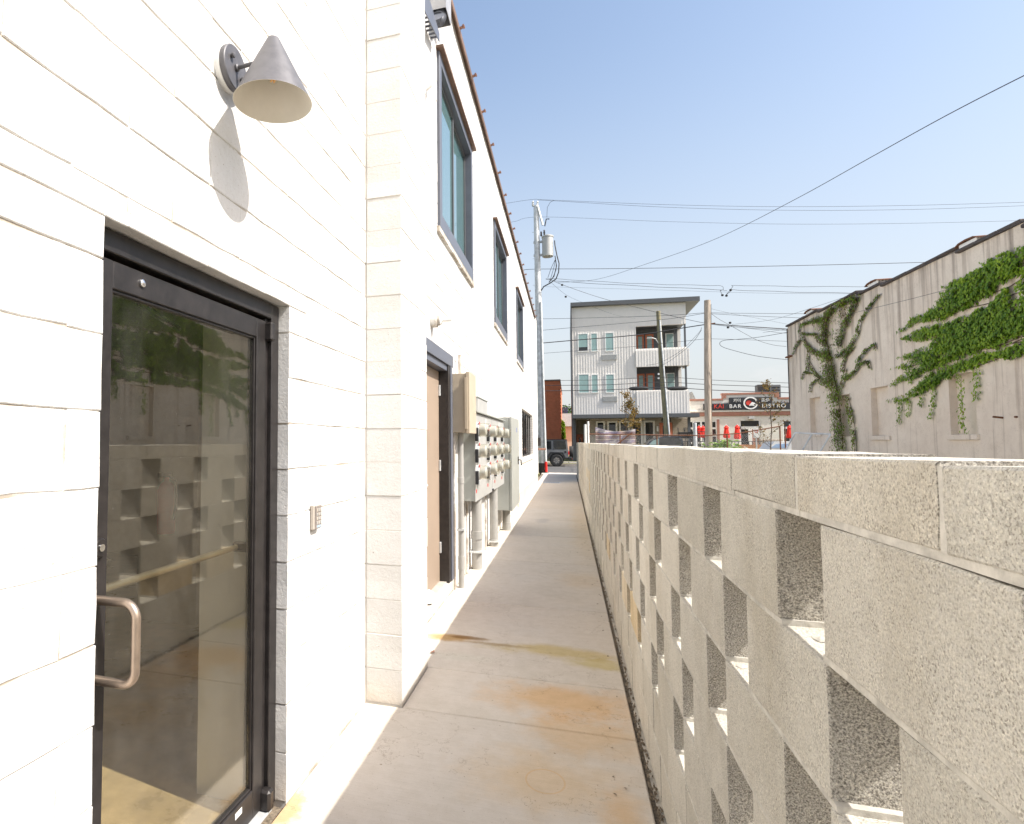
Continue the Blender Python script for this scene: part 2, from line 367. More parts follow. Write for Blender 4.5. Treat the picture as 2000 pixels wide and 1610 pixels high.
def brick_mat(name, c1, c2, mortar, sc=1.0, plane='xz'):
    m, nt, b, P = base(name, .9, 0, .2)
    s = nt.nodes.new('ShaderNodeSeparateXYZ'); nt.links.new(P, s.inputs[0]); c = nt.nodes.new('ShaderNodeCombineXYZ')
    nt.links.new(s.outputs[0 if plane[0] == 'x' else 1], c.inputs[0]); nt.links.new(s.outputs[2], c.inputs[1])
    bt = nt.nodes.new('ShaderNodeTexBrick'); nt.links.new(c.outputs[0], bt.inputs['Vector']); bt.inputs['Scale'].default_value = sc
    bt.inputs['Brick Width'].default_value = .21; bt.inputs['Row Height'].default_value = .075; bt.inputs['Mortar Size'].default_value = .008
    bt.inputs['Color1'].default_value = (*c1, 1); bt.inputs['Color2'].default_value = (*c2, 1); bt.inputs['Mortar'].default_value = (*mortar, 1)
    col = mix(nt, .5, bt.outputs['Color'], ramp(nt, nz(nt, P, 1.5, 5), [(.3, (.7, .7, .7)), (.7, (1.2, 1.2, 1.2))]), 'MULTIPLY')
    nt.links.new(col, b.inputs['Base Color']); return m
def asphalt(name, c=.05):
    m, nt, b, P = base(name, .9, 0, .25)
    col = ramp(nt, nz(nt, P, .6, 6), [(.3, (c * 1.9, c * 1.85, c * 1.8)), (.7, (c * 2.6, c * 2.5, c * 2.4))])
    col = mix(nt, .5, col, ramp(nt, nz(nt, P, 90, 3), [(.3, (.6, .6, .6)), (.7, (1.3, 1.3, 1.3))]), 'MULTIPLY')
    nt.links.new(col, b.inputs['Base Color']); return m

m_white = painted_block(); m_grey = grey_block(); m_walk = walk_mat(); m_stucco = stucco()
m_mortarw, _nt, _b, _P = base('painted_mortar', .8)
_c = ramp(_nt, nz(_nt, _P, 4.5, 6, .7), [(.42, (.36, .31, .25)), (.50, (.50, .45, .39)), (.58, (.70, .685, .655))]); _nt.links.new(_c, _b.inputs['Base Color']); bump(_nt, _b, nz(_nt, _P, 90, 3), .002, .6)
m_mortar = M('mortar_light', (.50, .475, .425), .95, var=.22, scale=30, bscale=120, bdist=.003)
m_brickw = M('painted_brick_white', (.80, .77, .72), .7, bscale=60, bdist=.003)
m_slate = M('slate_grey_metal', (.115, .125, .155), .42, .0, var=.08, bscale=200, bdist=.0002)
m_slated = M('dark_bronze_aluminium', (.032, .028, .027), .38, .35, var=.25, scale=14, bscale=300, bdist=.0002, spec=.6)
m_black = M('black_metal', (.022, .022, .024), .4, .2, var=.2)
m_lampm = M('anthracite_powder_coat', (.125, .122, .13), .48, .3, var=.12, scale=30, bscale=500, bdist=.0002)
m_lampin = M('cream_enamel', (.62, .58, .50), .35, var=.05)
m_whitep = M('white_paint', (.80, .79, .76), .5, var=.05)
m_bronze = M('bronze_handle', (.44, .35, .275), .38, .85, var=.12, scale=20, bdist=0)
m_brass = M('brass_bar', (.42, .36, .24), .3, .85, var=.1, bdist=0)
m_steel = M('galvanised_steel', (.64, .65, .65), .45, .25, var=.22, scale=4, bscale=30, bdist=.0004)
m_chrome = M('chrome', (.75, .75, .75), .15, 1, var=.02, bdist=0)
m_cab = M('meter_cabinet_grey', (.37, .38, .35), .45, .1, var=.05)
m_cabf = M('meter_cover_grey', (.48, .48, .46), .4, .2, var=.06)
m_tan = M('tan_box_paint', (.47, .395, .295), .5, var=.05)
m_tandoor = M('taupe_door_paint', (.34, .262, .20), .5, var=.05, scale=3)
m_pvc = M('grey_conduit', (.37, .36, .335), .5, var=.08)
m_lens = glass_mat('meter_dome_glass', (.93, .92, .86), .9, .08)
m_met = M('meter_face', (.64, .64, .62), .35, .3, var=.1)
m_red = M('red_tag', (.75, .05, .05), .5)
m_glass = glass_mat('door_glass', (.92, .91, .87), .9, .115)
m_rust = M('rusty_steel', (.17, .075, .04), .8, .2, var=.4, scale=20)
m_coping = M('brown_coping', (.165, .10, .07), .6, .1, var=.25, scale=3)
m_copper = M('copper_cap', (.36, .20, .15), .4, .5, var=.1)
m_dirt = M('dirt_and_gravel', (.20, .16, .115), .95, var=.45, scale=60, bscale=90, bdist=.01)
m_grass = M('dry_grass', (.17, .165, .06), .95, var=.45, scale=6, bscale=60, bdist=.02)
m_lot = M('gravel_lot', (.46, .42, .36), .95, var=.25, scale=3, bscale=60, bdist=.01)
m_asph = asphalt('road_asphalt')
m_kerb = M('kerb_concrete', (.45, .41, .36), .9, var=.15)
m_floor = M('polished_concrete', (.52, .41, .24), .28, var=.35, scale=2.5, bdist=0, spec=.5)
m_int = M('dark_interior_paint', (.40, .37, .32), .8)
m_panel = M('interior_white_paint', (.82, .84, .80), .6, var=.03)
m_roofd = M('dark_roofing', (.06, .055, .055), .7)
m_tarcap = M('tar_coping', (.075, .06, .055), .8, var=.3)
m_siding = M('white_siding', (.80, .765, .715), .55, var=.04, scale=2)
m_charc = M('charcoal_trim', (.10, .105, .11), .5, var=.08)
m_orange = M('terracotta_door', (.52, .15, .07), .5, var=.08)
m_winglass = M('window_glass', (.06, .115, .115), .04, .0, var=.05, bdist=0, spec=1.0)
m_blackglass = M('dark_glass', (.012, .014, .016), .05, .0, var=.05, bdist=0, spec=.8)
m_blind = M('window_blind', (.28, .42, .40), .5, var=.08, scale=1, spec=.8)
m_wire = M('cable_black', (.03, .03, .034), .6, bdist=0)
m_wood = M('weathered_wood', (.43, .36, .29), .9, var=.35, scale=3, sc=(6, 6, .5), bscale=20, bdist=.006)
m_woodg = M('greenish_wood', (.24, .215, .13), .9, var=.35, scale=3, sc=(6, 6, .5), bscale=20, bdist=.006)
m_jeep = M('granite_car_paint', (.20, .205, .21), .3, .2, var=.05, coat=.6, bdist=0)
m_jblack = M('black_plastic', (.022, .022, .023), .6)
m_tyre = M('tyre_rubber', (.028, .027, .026), .85)
m_blue = M('dark_blue_car_paint', (.04, .055, .085), .25, .5, var=.05, coat=.8, bdist=0)
m_redumb = M('red_canvas', (.80, .035, .02), .8, var=.15)
m_redplast = M('red_plastic', (.72, .025, .02), .4)
m_brownb = M('brown_trim', (.36, .17, .12), .7, var=.12)
m_cream = M('cream_render', (.70, .665, .60), .8, var=.06)
m_sign = M('sign_board_charcoal', (.028, .03, .034), .5)
m_signw = M('sign_white', (.82, .82, .80), .5)
m_signr = M('sign_red', (.62, .06, .04), .5)
m_banner = None
m_redbrick = brick_mat('red_brick', (.66, .19, .09), (.58, .16, .075), (.58, .26, .16))
m_tanbrick = brick_mat('tan_brick', (.36, .30, .23), (.27, .22, .17), (.42, .38, .31))
m_shing = M('grey_shingles', (.22, .215, .205), .9, var=.3, scale=8)
m_bluep = M('blue_panel', (.05, .07, .16), .3)
m_ivy = leaf_mat('ivy_leaves', (.05, .125, .01), (.20, .34, .022), (.38, .53, .05))
m_ivyo = leaf_mat('ivy_leaves_turning', (.10, .075, .03), (.17, .115, .045), (.17, .19, .04))
m_ivytip = leaf_mat('ivy_tips', (.17, .30, .04), (.25, .38, .06), (.38, .22, .09))
m_sap = leaf_mat('sapling_leaves', (.10, .10, .02), (.22, .15, .03), (.30, .12, .04))
m_shrub = leaf_mat('bright_shrub_leaves', (.10, .22, .02), (.22, .38, .03), (.34, .46, .08))
m_tree = leaf_mat('tree_leaves', (.03, .07, .015), (.06, .12, .02), (.10, .17, .03))
m_stem = M('vine_bark', (.10, .07, .045), .9, var=.3)
m_water = M('pool_blue_plastic', (.35, .5, .7), .4)

# ================================================================== GROUND
WX = -1.175            # face of the left wall
PX_ = -.947            # face of the pier
SX0, SX1 = .353, .543  # screen wall faces
def struct(mb, name, mat, parent=None, **k):
    o = mb.build(name, mat, parent, **k)
    if not parent: o['kind'] = 'structure'
    return o
g = MB(); g.add([(-900, -300, -.14), (900, -300, -.14), (900, 1500, -.14), (-900, 1500, -.14)], [(0, 1, 2, 3)])
struct(g, 'ground', m_grass)
g = MB(); g.add([(SX0 - .02, -12, -.012), (45, -12, -.012), (45, 30.2, -.012), (SX0 - .02, 30.2, -.012)], [(0, 1, 2, 3)]); struct(g, 'gravel_lot', m_lot)
g = MB(); g.add([(-1.3, -6, -.03), (.36, -6, -.03), (.36, 30.6, -.03), (-1.3, 30.6, -.03)], [(0, 1, 2, 3)]); struct(g, 'path_base', m_dirt)
g = MB(); g.box(-60, 60, 32.25, 45.25, -.3, -.125); struct(g, 'road', m_asph)
g = MB(); g.box(-60, 60, 32.05, 32.25, -.3, .0); g.box(-60, 60, 45.25, 45.42, -.3, .02); struct(g, 'kerb', m_kerb)
g = MB(); g.box(-60, -1.4, 30.62, 32.05, -.2, -.004); g.box(.6, 60, 30.62, 32.05, -.2, -.004); g.box(-1.4, -.98, 31.75, 32.05, -.2, -.005); struct(g, 'near_verge', m_grass)
g = MB(); g.box(-60, 60, 45.42, 47.0, -.2, .01); g.box(-60, 60, 48.7, 75, -.2, .06); struct(g, 'far_verge', m_grass)
g = MB()
for i in range(40): g.box(-60 + i * 3, -57.03 + i * 3, 47.0, 48.7, -.2, .045)
struct(g, 'far_pavement', m_kerb)
g = MB(); g.box(-1.3, .6, 30.62, 31.74, -.2, -.002); g.box(-.96, .6, 31.74, 32.05, -.2, -.003); struct(g, 'apron', m_walk)

walk = bpy.data.objects.new('walkway', None); COL.objects.link(walk); walk['kind'] = 'structure'
js = [-5.2, -3.4, -1.6, .2, 1.15, 3.467, 4.13, 5.92, 8.12, 10.37, 12.55, 14.75, 16.95, 18.9, 19.95, 21.03, 22.0, 23.05, 24.7, 26.57, 28.3, 30.6]
JG = .005
def slab(x0, x1, y0, y1):
    t = random.uniform(-.0015, .0015)
    MB().bev(x0, x1, y0 + JG, y1 - JG, -.09, t, .006).build('slab', m_walk, walk)
for a, b in zip(js, js[1:]):
    if b <= 3.5: slab(WX + .002, .312, a, b)
    elif a < 3.6: slab(PX_ + .002, .312, a, b)
    else: slab(WX + .002, .312, a, b)
# crumbs of gravel and leaf bits in the gap beside the screen wall
mb = MB()
for i in range(900):
    y = 2.2 + 26 * random.random() ** 2.2; x = .333 + random.gauss(0, .010); r = random.uniform(.003, .009)
    if x > .350: x = .345
    a = random.random() * 6.28; c, s_ = math.cos(a), math.sin(a)
    mb.add([(x + r * c, y + r * s_, -.004 + r * .8), (x - r * s_, y + r * c, -.01), (x - r * c, y - r * s_, -.004 + r * .3), (x + r * s_, y - r * c, -.01), (x, y, r * .9)], [(0, 1, 4), (1, 2, 4), (2, 3, 4), (3, 0, 4)])
for i in range(55):
    y = 2.3 + 10 * random.random() ** 1.6; x = .30 - abs(random.gauss(0, .10)); r = random.uniform(.002, .006)
    if x < -.9: continue
    a = random.random() * 6.28; c, s_ = math.cos(a) * r * 2, math.sin(a) * r * 2
    mb.add([(x + c, y + s_, .004), (x - s_ * .5, y + c * .5, .008), (x - c, y - s_, .003), (x + s_ * .5, y - c * .5, .004)], [(0, 1, 2, 3)])
mb.build('gravel_crumbs', m_dirt, kind='stuff')['label'] = 'crumbs of gravel and dry leaf bits along the foot of the screen wall'
o = MB().bev(-.95, -.32, 23.75, 24.5, .001, .006, .002).build('drain_cover', m_steel); tag(o, 'flat rectangular metal drain cover set in the far end of the walkway', 'drain cover')
for k in range(9): MB().box(-.92 + k * .066, -.895 + k * .066, 23.8, 24.45, .0065, .0095).build('bar', m_slated, o)
o = MB(); o.add([(-1.0 + .01, 4.42, .004), (-.965, 4.44, .014), (-.955, 4.41, .005), (-.98, 4.385, .012)], [(0, 1, 2, 3)]); tag(o.build('dead_leaf', m_copper), 'small curled rust red leaf on the walkway beside the pier', 'leaf')

# ================================================================== BLOCKS
def cell_ring(ly, lz, j, rnd):
    hy, hz = ly / 2, lz / 2; pts = []
    n = 3 if ly > .25 else 2
    for i in range(n): pts.append((-hy + ly * i / n, -hz))
    m_ = 2
    for i in range(m_): pts.append((hy, -hz + lz * i / m_))
    for i in range(n): pts.append((hy - ly * i / n, hz))
    for i in range(m_): pts.append((-hy, hz - lz * i / m_))
    return [(a + rnd.uniform(-j, j), b + rnd.uniform(-j, j)) for a, b in pts]
def block_verts(ly, lz, d, seed, j=.0018, ch=.003, both=False):
    rnd = random.Random(seed)
    if j > .0015: j = .0026 if both else .0030
    R = cell_ring(ly, lz, j, rnd); n = len(R)
    inner = [(a * (1 - 2 * ch / ly), b * (1 - 2 * ch / lz)) for a, b in R]
    rings = [(0, inner), (-ch * .8, R), (-d + (ch * .8 if both else 0), R)] + ([(-d, inner)] if both else [])
    vs = [(x, a, b) for x, r in rings for a, b in r]
    fs = [(i * n + k, (i + 1) * n + k, (i + 1) * n + (k + 1) % n, i * n + (k + 1) % n) for i in range(len(rings) - 1) for k in range(n)]
    fs += [tuple(range(n)), tuple(range(len(vs) - 1, len(vs) - n - 1, -1))]
    return vs, fs
_bm = {}
def block_mesh(ly, lz, d, var, mat, both):
    key = (round(ly, 3), round(lz, 3), round(d, 3), var, mat.name, both)
    if key not in _bm:
        vs, fs = block_verts(ly, lz, d, hash(key[:4]) & 0xffff, both=both)
        me = bpy.data.meshes.new('block'); me.from_pydata(vs, [], fs); me.materials.append(mat); _bm[key] = me
    return _bm[key]
def lay(cells, parent, mat, limit, name='block', both=False):
    """cells: (x, yc, zc, ly, lz, depth); the ones that show largest become parts, the rest one joined part"""
    def size(c):
        v = Vector((c[0], c[1], c[2])) - EYE
        if v.dot(_f) < .15: return 0
        return c[3] * c[4] * abs(v.x) / v.length ** 3 if not both else c[3] * c[4] / v.length ** 3
    cells = sorted(cells, key=size, reverse=True); off = wloc(parent); rest = MB()
    for i, c in enumerate(cells):
        jx = random.uniform(-.0016, .0016)
        if i < limit:
            o = bpy.data.objects.new(name, block_mesh(c[3], c[4], c[5], random.randrange(4), mat, both)); COL.objects.link(o)
            o.parent = parent; o.location = Vector((c[0] + jx, c[1], c[2])) - off
        else:
            vs, fs = block_verts(c[3], c[4], c[5], i, .0012, both=both)
            rest.add([(x + c[0] + jx, y + c[1], z + c[2]) for x, y, z in vs], fs)
    if rest.v: rest.build(name + '_courses', mat, parent, kind='stuff')
def courses(y0, y1, z0, z1, ops, L=.4064, Hc=.2032, gy=.0026, gz=.0058, x=WX, d=.16, shift=0, fine=None):
    out = []; k = 0; z = z0
    while z < z1 - .02:
        zt = min(z + Hc, z1); off = (L / 2 if k % 2 else 0) + shift
        y = y0 - off
        while y < y1 - .001:
            a, b = max(y, y0), min(y + L, y1)
            if b - a > .03:
                for (p, q, r, s) in rects(a, b, z, zt, [o for o in ops if o[0] < b and o[1] > a and o[2] < zt and o[3] > z]):
                    if q - p > .02 and s - r > .02:
                        out.append((x, (p + q) / 2, (r + s) / 2, q - p - gy, s - r - gz, d))
            y += L
        z = zt; k += 1
    return out

bld = thing('white_block_building', (-3, 10, 0), 'long two-storey building of white painted concrete block on the left of the walkway', 'building')
TOP = 6.33; END = 24.2
DOOR1 = (1.29, 2.414, -.02, 2.15)
DOOR2 = (5.08, 6.20, .12, 2.335)
W1 = (5.66, 7.80, 3.62, 5.40); W2 = (10.33, 12.46, 3.57, 5.37); W3 = (14.98, 17.1, 3.55, 5.32); LOW = (16.45, 21.5, 1.12, 2.45)
cells = courses(-1.35, 3.475, 0, TOP, [DOOR1], shift=.12)
cells += courses(4.152, 14.74, 0, TOP, [DOOR2, W1, W2], shift=.03)
cells += courses(14.74, END, 2.845, TOP, [W3], shift=.2)
# pier: front face blocks (turned) and side face blocks
for k in range(31):
    z = k * .2032
    if k % 2: cells += [(PX_, 3.4765 + .333, z + .1016, .666, .1967, .22)]
    else: cells += [(PX_, 3.4765 + .2335, z + .1016, .467, .1967, .22), (PX_, 4.152 - .102, z + .1016, .198, .1967, .22)]
lay(cells, bld, m_white, 300)
mb = MB()
g_ = .006
for (a, b, c, d) in rects(-1.35, 3.475, -.1, TOP, [(DOOR1[0] - g_, DOOR1[1] + g_, -.2, DOOR1[3] + g_)]): mb.box(WX - .335, WX - .004, a, b, c, d)
for (a, b, c, d) in rects(3.475, END, -.1, TOP, [(o[0] - g_, o[1] + g_, o[2] - g_, o[3] + g_) for o in (DOOR2, W1, W2, W3, LOW)]): mb.box(WX - .335, WX - .004, a, b, c, d)
mb.build('wall_core', m_mortarw, bld)
MB().box(WX - .01, PX_ - .003, 3.480, 4.142, -.1, TOP).build('pier_core', M('pier_mortar', (.62, .59, .54), .8, var=.12, scale=5), bld)
mb = MB(); mb.box(-12, WX - .34, -1.35, END, TOP - .5, TOP - .3); mb.box(-12, -11.8, -1.35, END, -.1, TOP); mb.box(-11.8, WX - .34, END - .2, END - .004, -.1, TOP - .02); mb.box(-11.8, WX - .34, -1.346, -1.15, -.1, TOP - .02)
mb.build('roof_deck', m_roofd, bld)
# bricks of the far ground-floor section
bc = []
z = .34; k = 0
while z < 2.83:
    y = 14.74 - (.1 if k % 2 else 0)
    while y < END:
        a, b = max(y, 14.74), min(y + .203, END)
        for (p, q, r, s) in rects(a, b, z, min(z + .0765, 2.845), [LOW]):
            if q - p > .01 and s - r > .01: bc.append((WX + random.uniform(-.002, .004), (p + q) / 2, (r + s) / 2, q - p - .009, s - r - .010, .09))
        y += .203
    z += .0765; k += 1
mb = MB()
for c in bc: mb.box(c[0] - c[5], c[0] + .004, c[1] - c[3] / 2, c[1] + c[3] / 2, c[2] - c[4] / 2, c[2] + c[4] / 2)
mb.build('brick_courses', m_brickw, bld, kind='stuff')
MB().bev(WX - .05, WX + .035, 14.75, END + .002, -.1, .335, .01).build('foundation', m_walk, bld)
MB().bev(WX - .05, WX + .05, 23.55, END + .004, .336, TOP - .01, .01).build('corner_pilaster', m_brickw, bld)
MB().bev(WX - .05, WX + .045, 16.38, 21.6, 1.0, 1.118, .008).build('brick_sill', m_brickw, bld)
# coping with its cap sockets
MB().bev(WX - .36, WX + .035, 4.2, END + .03, TOP + .001, TOP + .045, .006).build('coping', m_coping, bld)
MB().bev(WX + .036, WX + .05, 4.2, END + .03, TOP - .05, TOP + .03, .003).build('drip_edge', m_coping, bld)
MB().bev(WX - .36, WX + .03, -1.35, 4.198, TOP + .001, TOP + .04, .006).build('coping', m_coping, bld)
for y in [5.6, 6.75, 7.72, 8.62, 9.66, 10.72, 11.75, 12.76, 13.7, 14.65, 15.6, 16.6, 17.6, 18.6, 19.6, 20.6, 21.6, 22.6, 23.6]:
    p = MB().lathe([(0, 0), (.018, .002), (.018, .02), (.014, .03), (.026, .035), (.026, .055), (0, .06)], (WX + .05, y, TOP + .02), (1, 0, .35), 10).build('cap_socket', m_copper, bld, True)
# windows
def window(o, name='window', low=False):
    y0, y1, z0, z1 = o
    w = part('window', bld, Vector((WX, (y0 + y1) / 2, z0)) - wloc(bld))
    T = .10
    fx = WX + .028
    if not low:
        MB().bev(WX - .12, fx, y0, y0 + T, z0 + .01, z1, .003).build('frame', m_slate, w)
        MB().bev(WX - .12, fx, y1 - T, y1, z0 + .01, z1, .003).build('frame', m_slate, w)
        MB().bev(WX - .12, fx - .001, y0 + T, y1 - T, z0 + .01, z0 + .01 + .15, .003).build('frame', m_slate, w)
        MB().bev(WX - .12, fx - .001, y0 + T, y1 - T, z1 - T, z1, .003).build('frame', m_slate, w)
        MB().bev(WX - .1, fx + .045, y0 - .04, y1 + .05, z1 + .001, z1 + .03, .002).build('head_flashing', m_coping, w)
        MB().bev(WX - .1, WX + .03, y0 - .05, y1 + .05, z0 - .05, z0 + .008, .004).build('sill', m_mortarw, w)
        a, b, c, d = y0 + T, y1 - T, z0 + .16, z1 - T
    else:
        a, b, c, d = y0 + .005, y1 - .005, z0 + .005, z1 - .005
    mid = (a + b) / 2
    n = 2 if not low else 5
    st = (b - a) / n
    for k in range(n):
        p, q = a + k * st, a + (k + 1) * st
        xs = WX - (.03 if (k % 2 == 0 and not low) else (.055 if not low else .08))
        mb = MB(); s_ = .045
        mb.box(xs - .04, xs, p, p + s_, c, d); mb.box(xs - .04, xs, q - s_, q, c, d); mb.box(xs - .04, xs - .001, p + s_, q - s_, c, c + s_); mb.box(xs - .04, xs - .001, p + s_, q - s_, d - s_, d)
        mb.build('sash', m_slated if low else m_charc, w)
        MB().box(xs - .025, xs - .018, p + s_, q - s_, c + s_, d - s_).build('pane', m_blackglass if low else m_paneb, w)
m_paneb, nt_, b_, P_ = base('reflective_window_glass', .02, 0, 1.0)
b_.inputs['Base Color'].default_value = (.10, .20, .215, 1); b_.inputs['Coat Weight'].default_value = .5; b_.inputs['Coat Roughness'].default_value = .01
for w_ in (W1, W2, W3): window(w_)
window(LOW, low=True)
# dark boxes behind the openings
mb = MB()
for o in (W1, W2, W3, LOW): mb.box(WX - .9, WX - .345, o[0] - .1, o[1] + .1, o[2] - .1, o[3] + .1)
mb.build('blackout_room', m_int, bld)

# glass entrance door --------------------------------------------------
dr = part('entrance_door', bld, Vector((WX - .05, 1.85, 0)) - wloc(bld), 'glazed entrance door in a dark bronze metal frame')
DX = WX - .05
def bev(name, mat, par, *a, b=.003, **k): return MB().bev(*a, b).build(name, mat, par, **k)
bev('jamb', m_slated, dr, DX - .11, DX, 1.292, 1.318, .0, 2.148)
bev('jamb', m_slated, dr, DX - .11, DX, 2.345, 2.411, .0, 2.148, label='jamb on the hinge side')
bev('jamb_stop', m_slated, dr, DX - .07, DX - .018, 2.318, 2.3445, .03, 2.08)
bev('head', m_slated, dr, DX - .11, DX, 1.3185, 2.3445, 2.082, 2.147)
bev('threshold', m_steel, dr, DX - .12, DX + .02, 1.319, 2.344, .001, .014)
LX = DX - .012
bev('stile', m_slated, dr, LX - .044, LX, 1.322, 1.394, .02, 2.066, label='lock stile of the glass door')
bev('stile', m_slated, dr, LX - .044, LX, 2.236, 2.312, .02, 2.066)
bev('top_rail', m_slated, dr, LX - .044, LX - .0005, 1.3942, 2.2358, 1.985, 2.066)
bev('bottom_rail', m_slated, dr, LX - .044, LX - .0005, 1.3942, 2.2358, .02, .135)
for a in ((1.3942, 1.402, .1352, 1.985), (2.228, 2.2358, .1352, 1.985), (1.402, 2.228, .1352, .144), (1.402, 2.228, 1.976, 1.985)):
    bev('glazing_bead', m_slated, dr, LX - .03, LX - .008, *a, b=.002)
MB().box(LX - .025, LX - .018, 1.4022, 2.2278, .1442, 1.9758).build('pane', m_glass, dr)
def lathe(name, mat, par, prof, c, ax, n=20, **k): return MB().lathe(prof, c, ax, n).build(name, mat, par, True, **k)
lathe('lock_cylinder', m_slated, dr, [(0, .0), (.027, 0), (.027, .010), (.023, .016), (.0, .017)], (LX, 1.352, 1.254), (1, 0, 0), 28)
lathe('key_plug', m_chrome, dr, [(0, 0), (.010, 0), (.010, .003), (0, .003)], (LX + .017, 1.352, 1.254), (1, 0, 0))
lathe('sensor', m_chrome, dr, [(0, 0), (.013, 0), (.012, .006), (.006, .009), (0, .01)], (LX, 1.515, 2.03), (1, 0, 0))
# pull handle
hx0, hx1, hy = LX, LX + .135, 1.352
pts = []
zt, zb, R_ = 1.112, .898, .04
pts.append((hx0, hy, zt))
for t in range(0, 7): a = math.radians(90 - 15 * t); pts.append((hx1 - R_ + R_ * math.cos(a), hy, zt - R_ + R_ * math.sin(a)))
for t in range(0, 7): a = math.radians(-15 * t); pts.append((hx1 - R_ + R_ * math.cos(a), hy, zb + R_ + R_ * math.sin(a)))
pts.append((hx0, hy, zb))
MB().tube(pts, .0125, 16).build('pull_handle', m_bronze, dr, True)
MB().tube([(LX - .09, 1.40, 1.105), (LX - .09, 2.232, 1.105)], .0125, 14).build('push_bar', m_brass, dr, True)
bev('push_bar_bracket', m_slated, dr, LX - .11, LX - .045, 2.24, 2.27, 1.085, 1.125)
bev('hinge', m_slated, dr, DX - .02, DX + .022, 2.305, 2.342, 1.98, 2.062, b=.008)
bev('hinge', m_slated, dr, DX - .02, DX + .03, 2.300, 2.345, .012, .10, b=.01)
bev('door_label', m_whitep, dr, LX - .0004, LX + .001, 2.10, 2.15, .095, .118, b=.0005)
mb = MB(); mb.tube([(LX - .1, 1.62, 2.0), (LX - .22, 2.0, 1.99)], .012, 8); mb.build('closer_arm', m_black, dr)
bev('closer_body', m_black, dr, LX - .10, LX - .05, 1.95, 2.2, 1.995, 2.06)

# interior seen through the glass
intr = part('lobby', bld, Vector((-4, 3, 0)) - wloc(bld))
g = MB(); g.box(-6.5, WX - .335, -1.0, 7.0, -.06, .004); g.box(WX - .34, DX - .121, 1.32, 2.344, -.06, .003); g.build('lobby_floor', m_floor, intr)
mb = MB(); mb.box(-6.6, -6.5, -1, 7, 0, 3.0); mb.box(-6.5, WX - .34, 6.9, 7.0, 0, 3); mb.box(-6.5, WX - .34, -1.1, -1, 0, 3); mb.box(-6.5, WX - .34, -1, 7, 2.9, 3.0); mb.build('lobby_wall', m_int, intr)
MB().box(WX - .40, DX - .112, 2.347, 2.40, 0, 2.15).build('lobby_reveal', m_panel, intr)
MB().box(WX - .345, WX - .337, 2.414, 6.8, 0, 2.9).build('lobby_partition', m_int, intr)
ext = thing('fire_extinguisher', (-3.3, 4.15, .0), 'red fire extinguisher on the lobby wall behind the door glass', 'fire extinguisher')
ex, ey, ez = -3.22, 4.3, .78
MB().box(-3.6, -3.0, 4.42, 4.52, 0, 2.9).build('lobby_column', m_int, intr)
MB().lathe([(0, 0), (.07, 0), (.075, .02), (.075, .36), (.05, .42), (.02, .44), (.02, .47)], (ex, ey, ez), (0, 0, 1), 20).build('cylinder', m_redplast, ext, True)
MB().box(ex - .025, ex + .025, ey - .09, ey + .03, ez + .47, ez + .51).build('lever', m_black, ext)
MB().tube([(ex + .02, ey, ez + .48), (ex + .1, ey - .02, ez + .45), (ex + .11, ey - .02, ez + .25), (ex + .085, ey - .02, ez + .12)], .012, 8).build('hose', m_black, ext, True)

# tan steel door ---------------------------------------------------------
d2 = part('steel_door', bld, Vector((WX - .1, 5.6, .12)) - wloc(bld), 'taupe steel door in a slate grey frame')
y0, y1, z0, z1 = DOOR2
bev('header_trim', m_slate, d2, WX - .10, WX + .018, 5.05, 6.345, z1 + .001, z1 + .122, b=.002)
bev('jamb', m_slate, d2, WX - .10, WX + .018, 6.202, 6.30, .12, z1, b=.002)
bev('jamb', m_slated, d2, WX - .20, WX + .01, 6.10, 6.201, .12, z1 - .001, b=.002)
bev('head', m_slate, d2, WX - .20, WX - .002, 5.09, 6.099, z1 - .06, z1 - .001, b=.002)
bev('leaf', m_tandoor, d2, WX - .135, WX - .09, 5.12, 6.095, .135, z1 - .064, b=.003)
for z in (.42, 1.25, 2.02): bev('hinge', m_steel, d2, WX - .089, WX - .070, 6.07, 6.098, z, z + .11, b=.003)
lathe('knob_rose', m_steel, d2, [(0, 0), (.03, 0), (.03, .008), (.012, .012), (.012, .045)], (WX - .09, 5.21, 1.16), (1, 0, 0))
MB().tube([(WX - .045, 5.21, 1.16), (WX - .04, 5.24, 1.16), (WX - .04, 5.33, 1.155)], .009, 8).build('lever_handle', m_steel, d2, True)
bev('doorstep', m_walk, d2, WX - .3, WX - .012, 5.08, 6.2, -.02, .119, b=.006)
bev('threshold', m_kerb, d2, WX - .3, WX - .02, 5.09, 6.19, .119, .133, b=.004)
mb = MB(); random.seed(3)
vs = [(-1.205 + .055 * math.cos(a) * (1 + .3 * random.random()), 5.30 + .09 * math.sin(a) * (1 + .3 * random.random()), .134 + h) for h, rr in ((0, 1), (.06, 1)) for a in [k * math.pi / 4 for k in range(8)]]
vs.append((-1.2, 5.3, .24))
mb.add(vs, [(i, (i + 1) % 8, 8 + (i + 1) % 8, 8 + i) for i in range(8)] + [(8 + i, 8 + (i + 1) % 8, 16) for i in range(8)])
tag(mb.build('crumpled_paper', m_whitep), 'crumpled white paper on the step of the taupe door', 'paper')

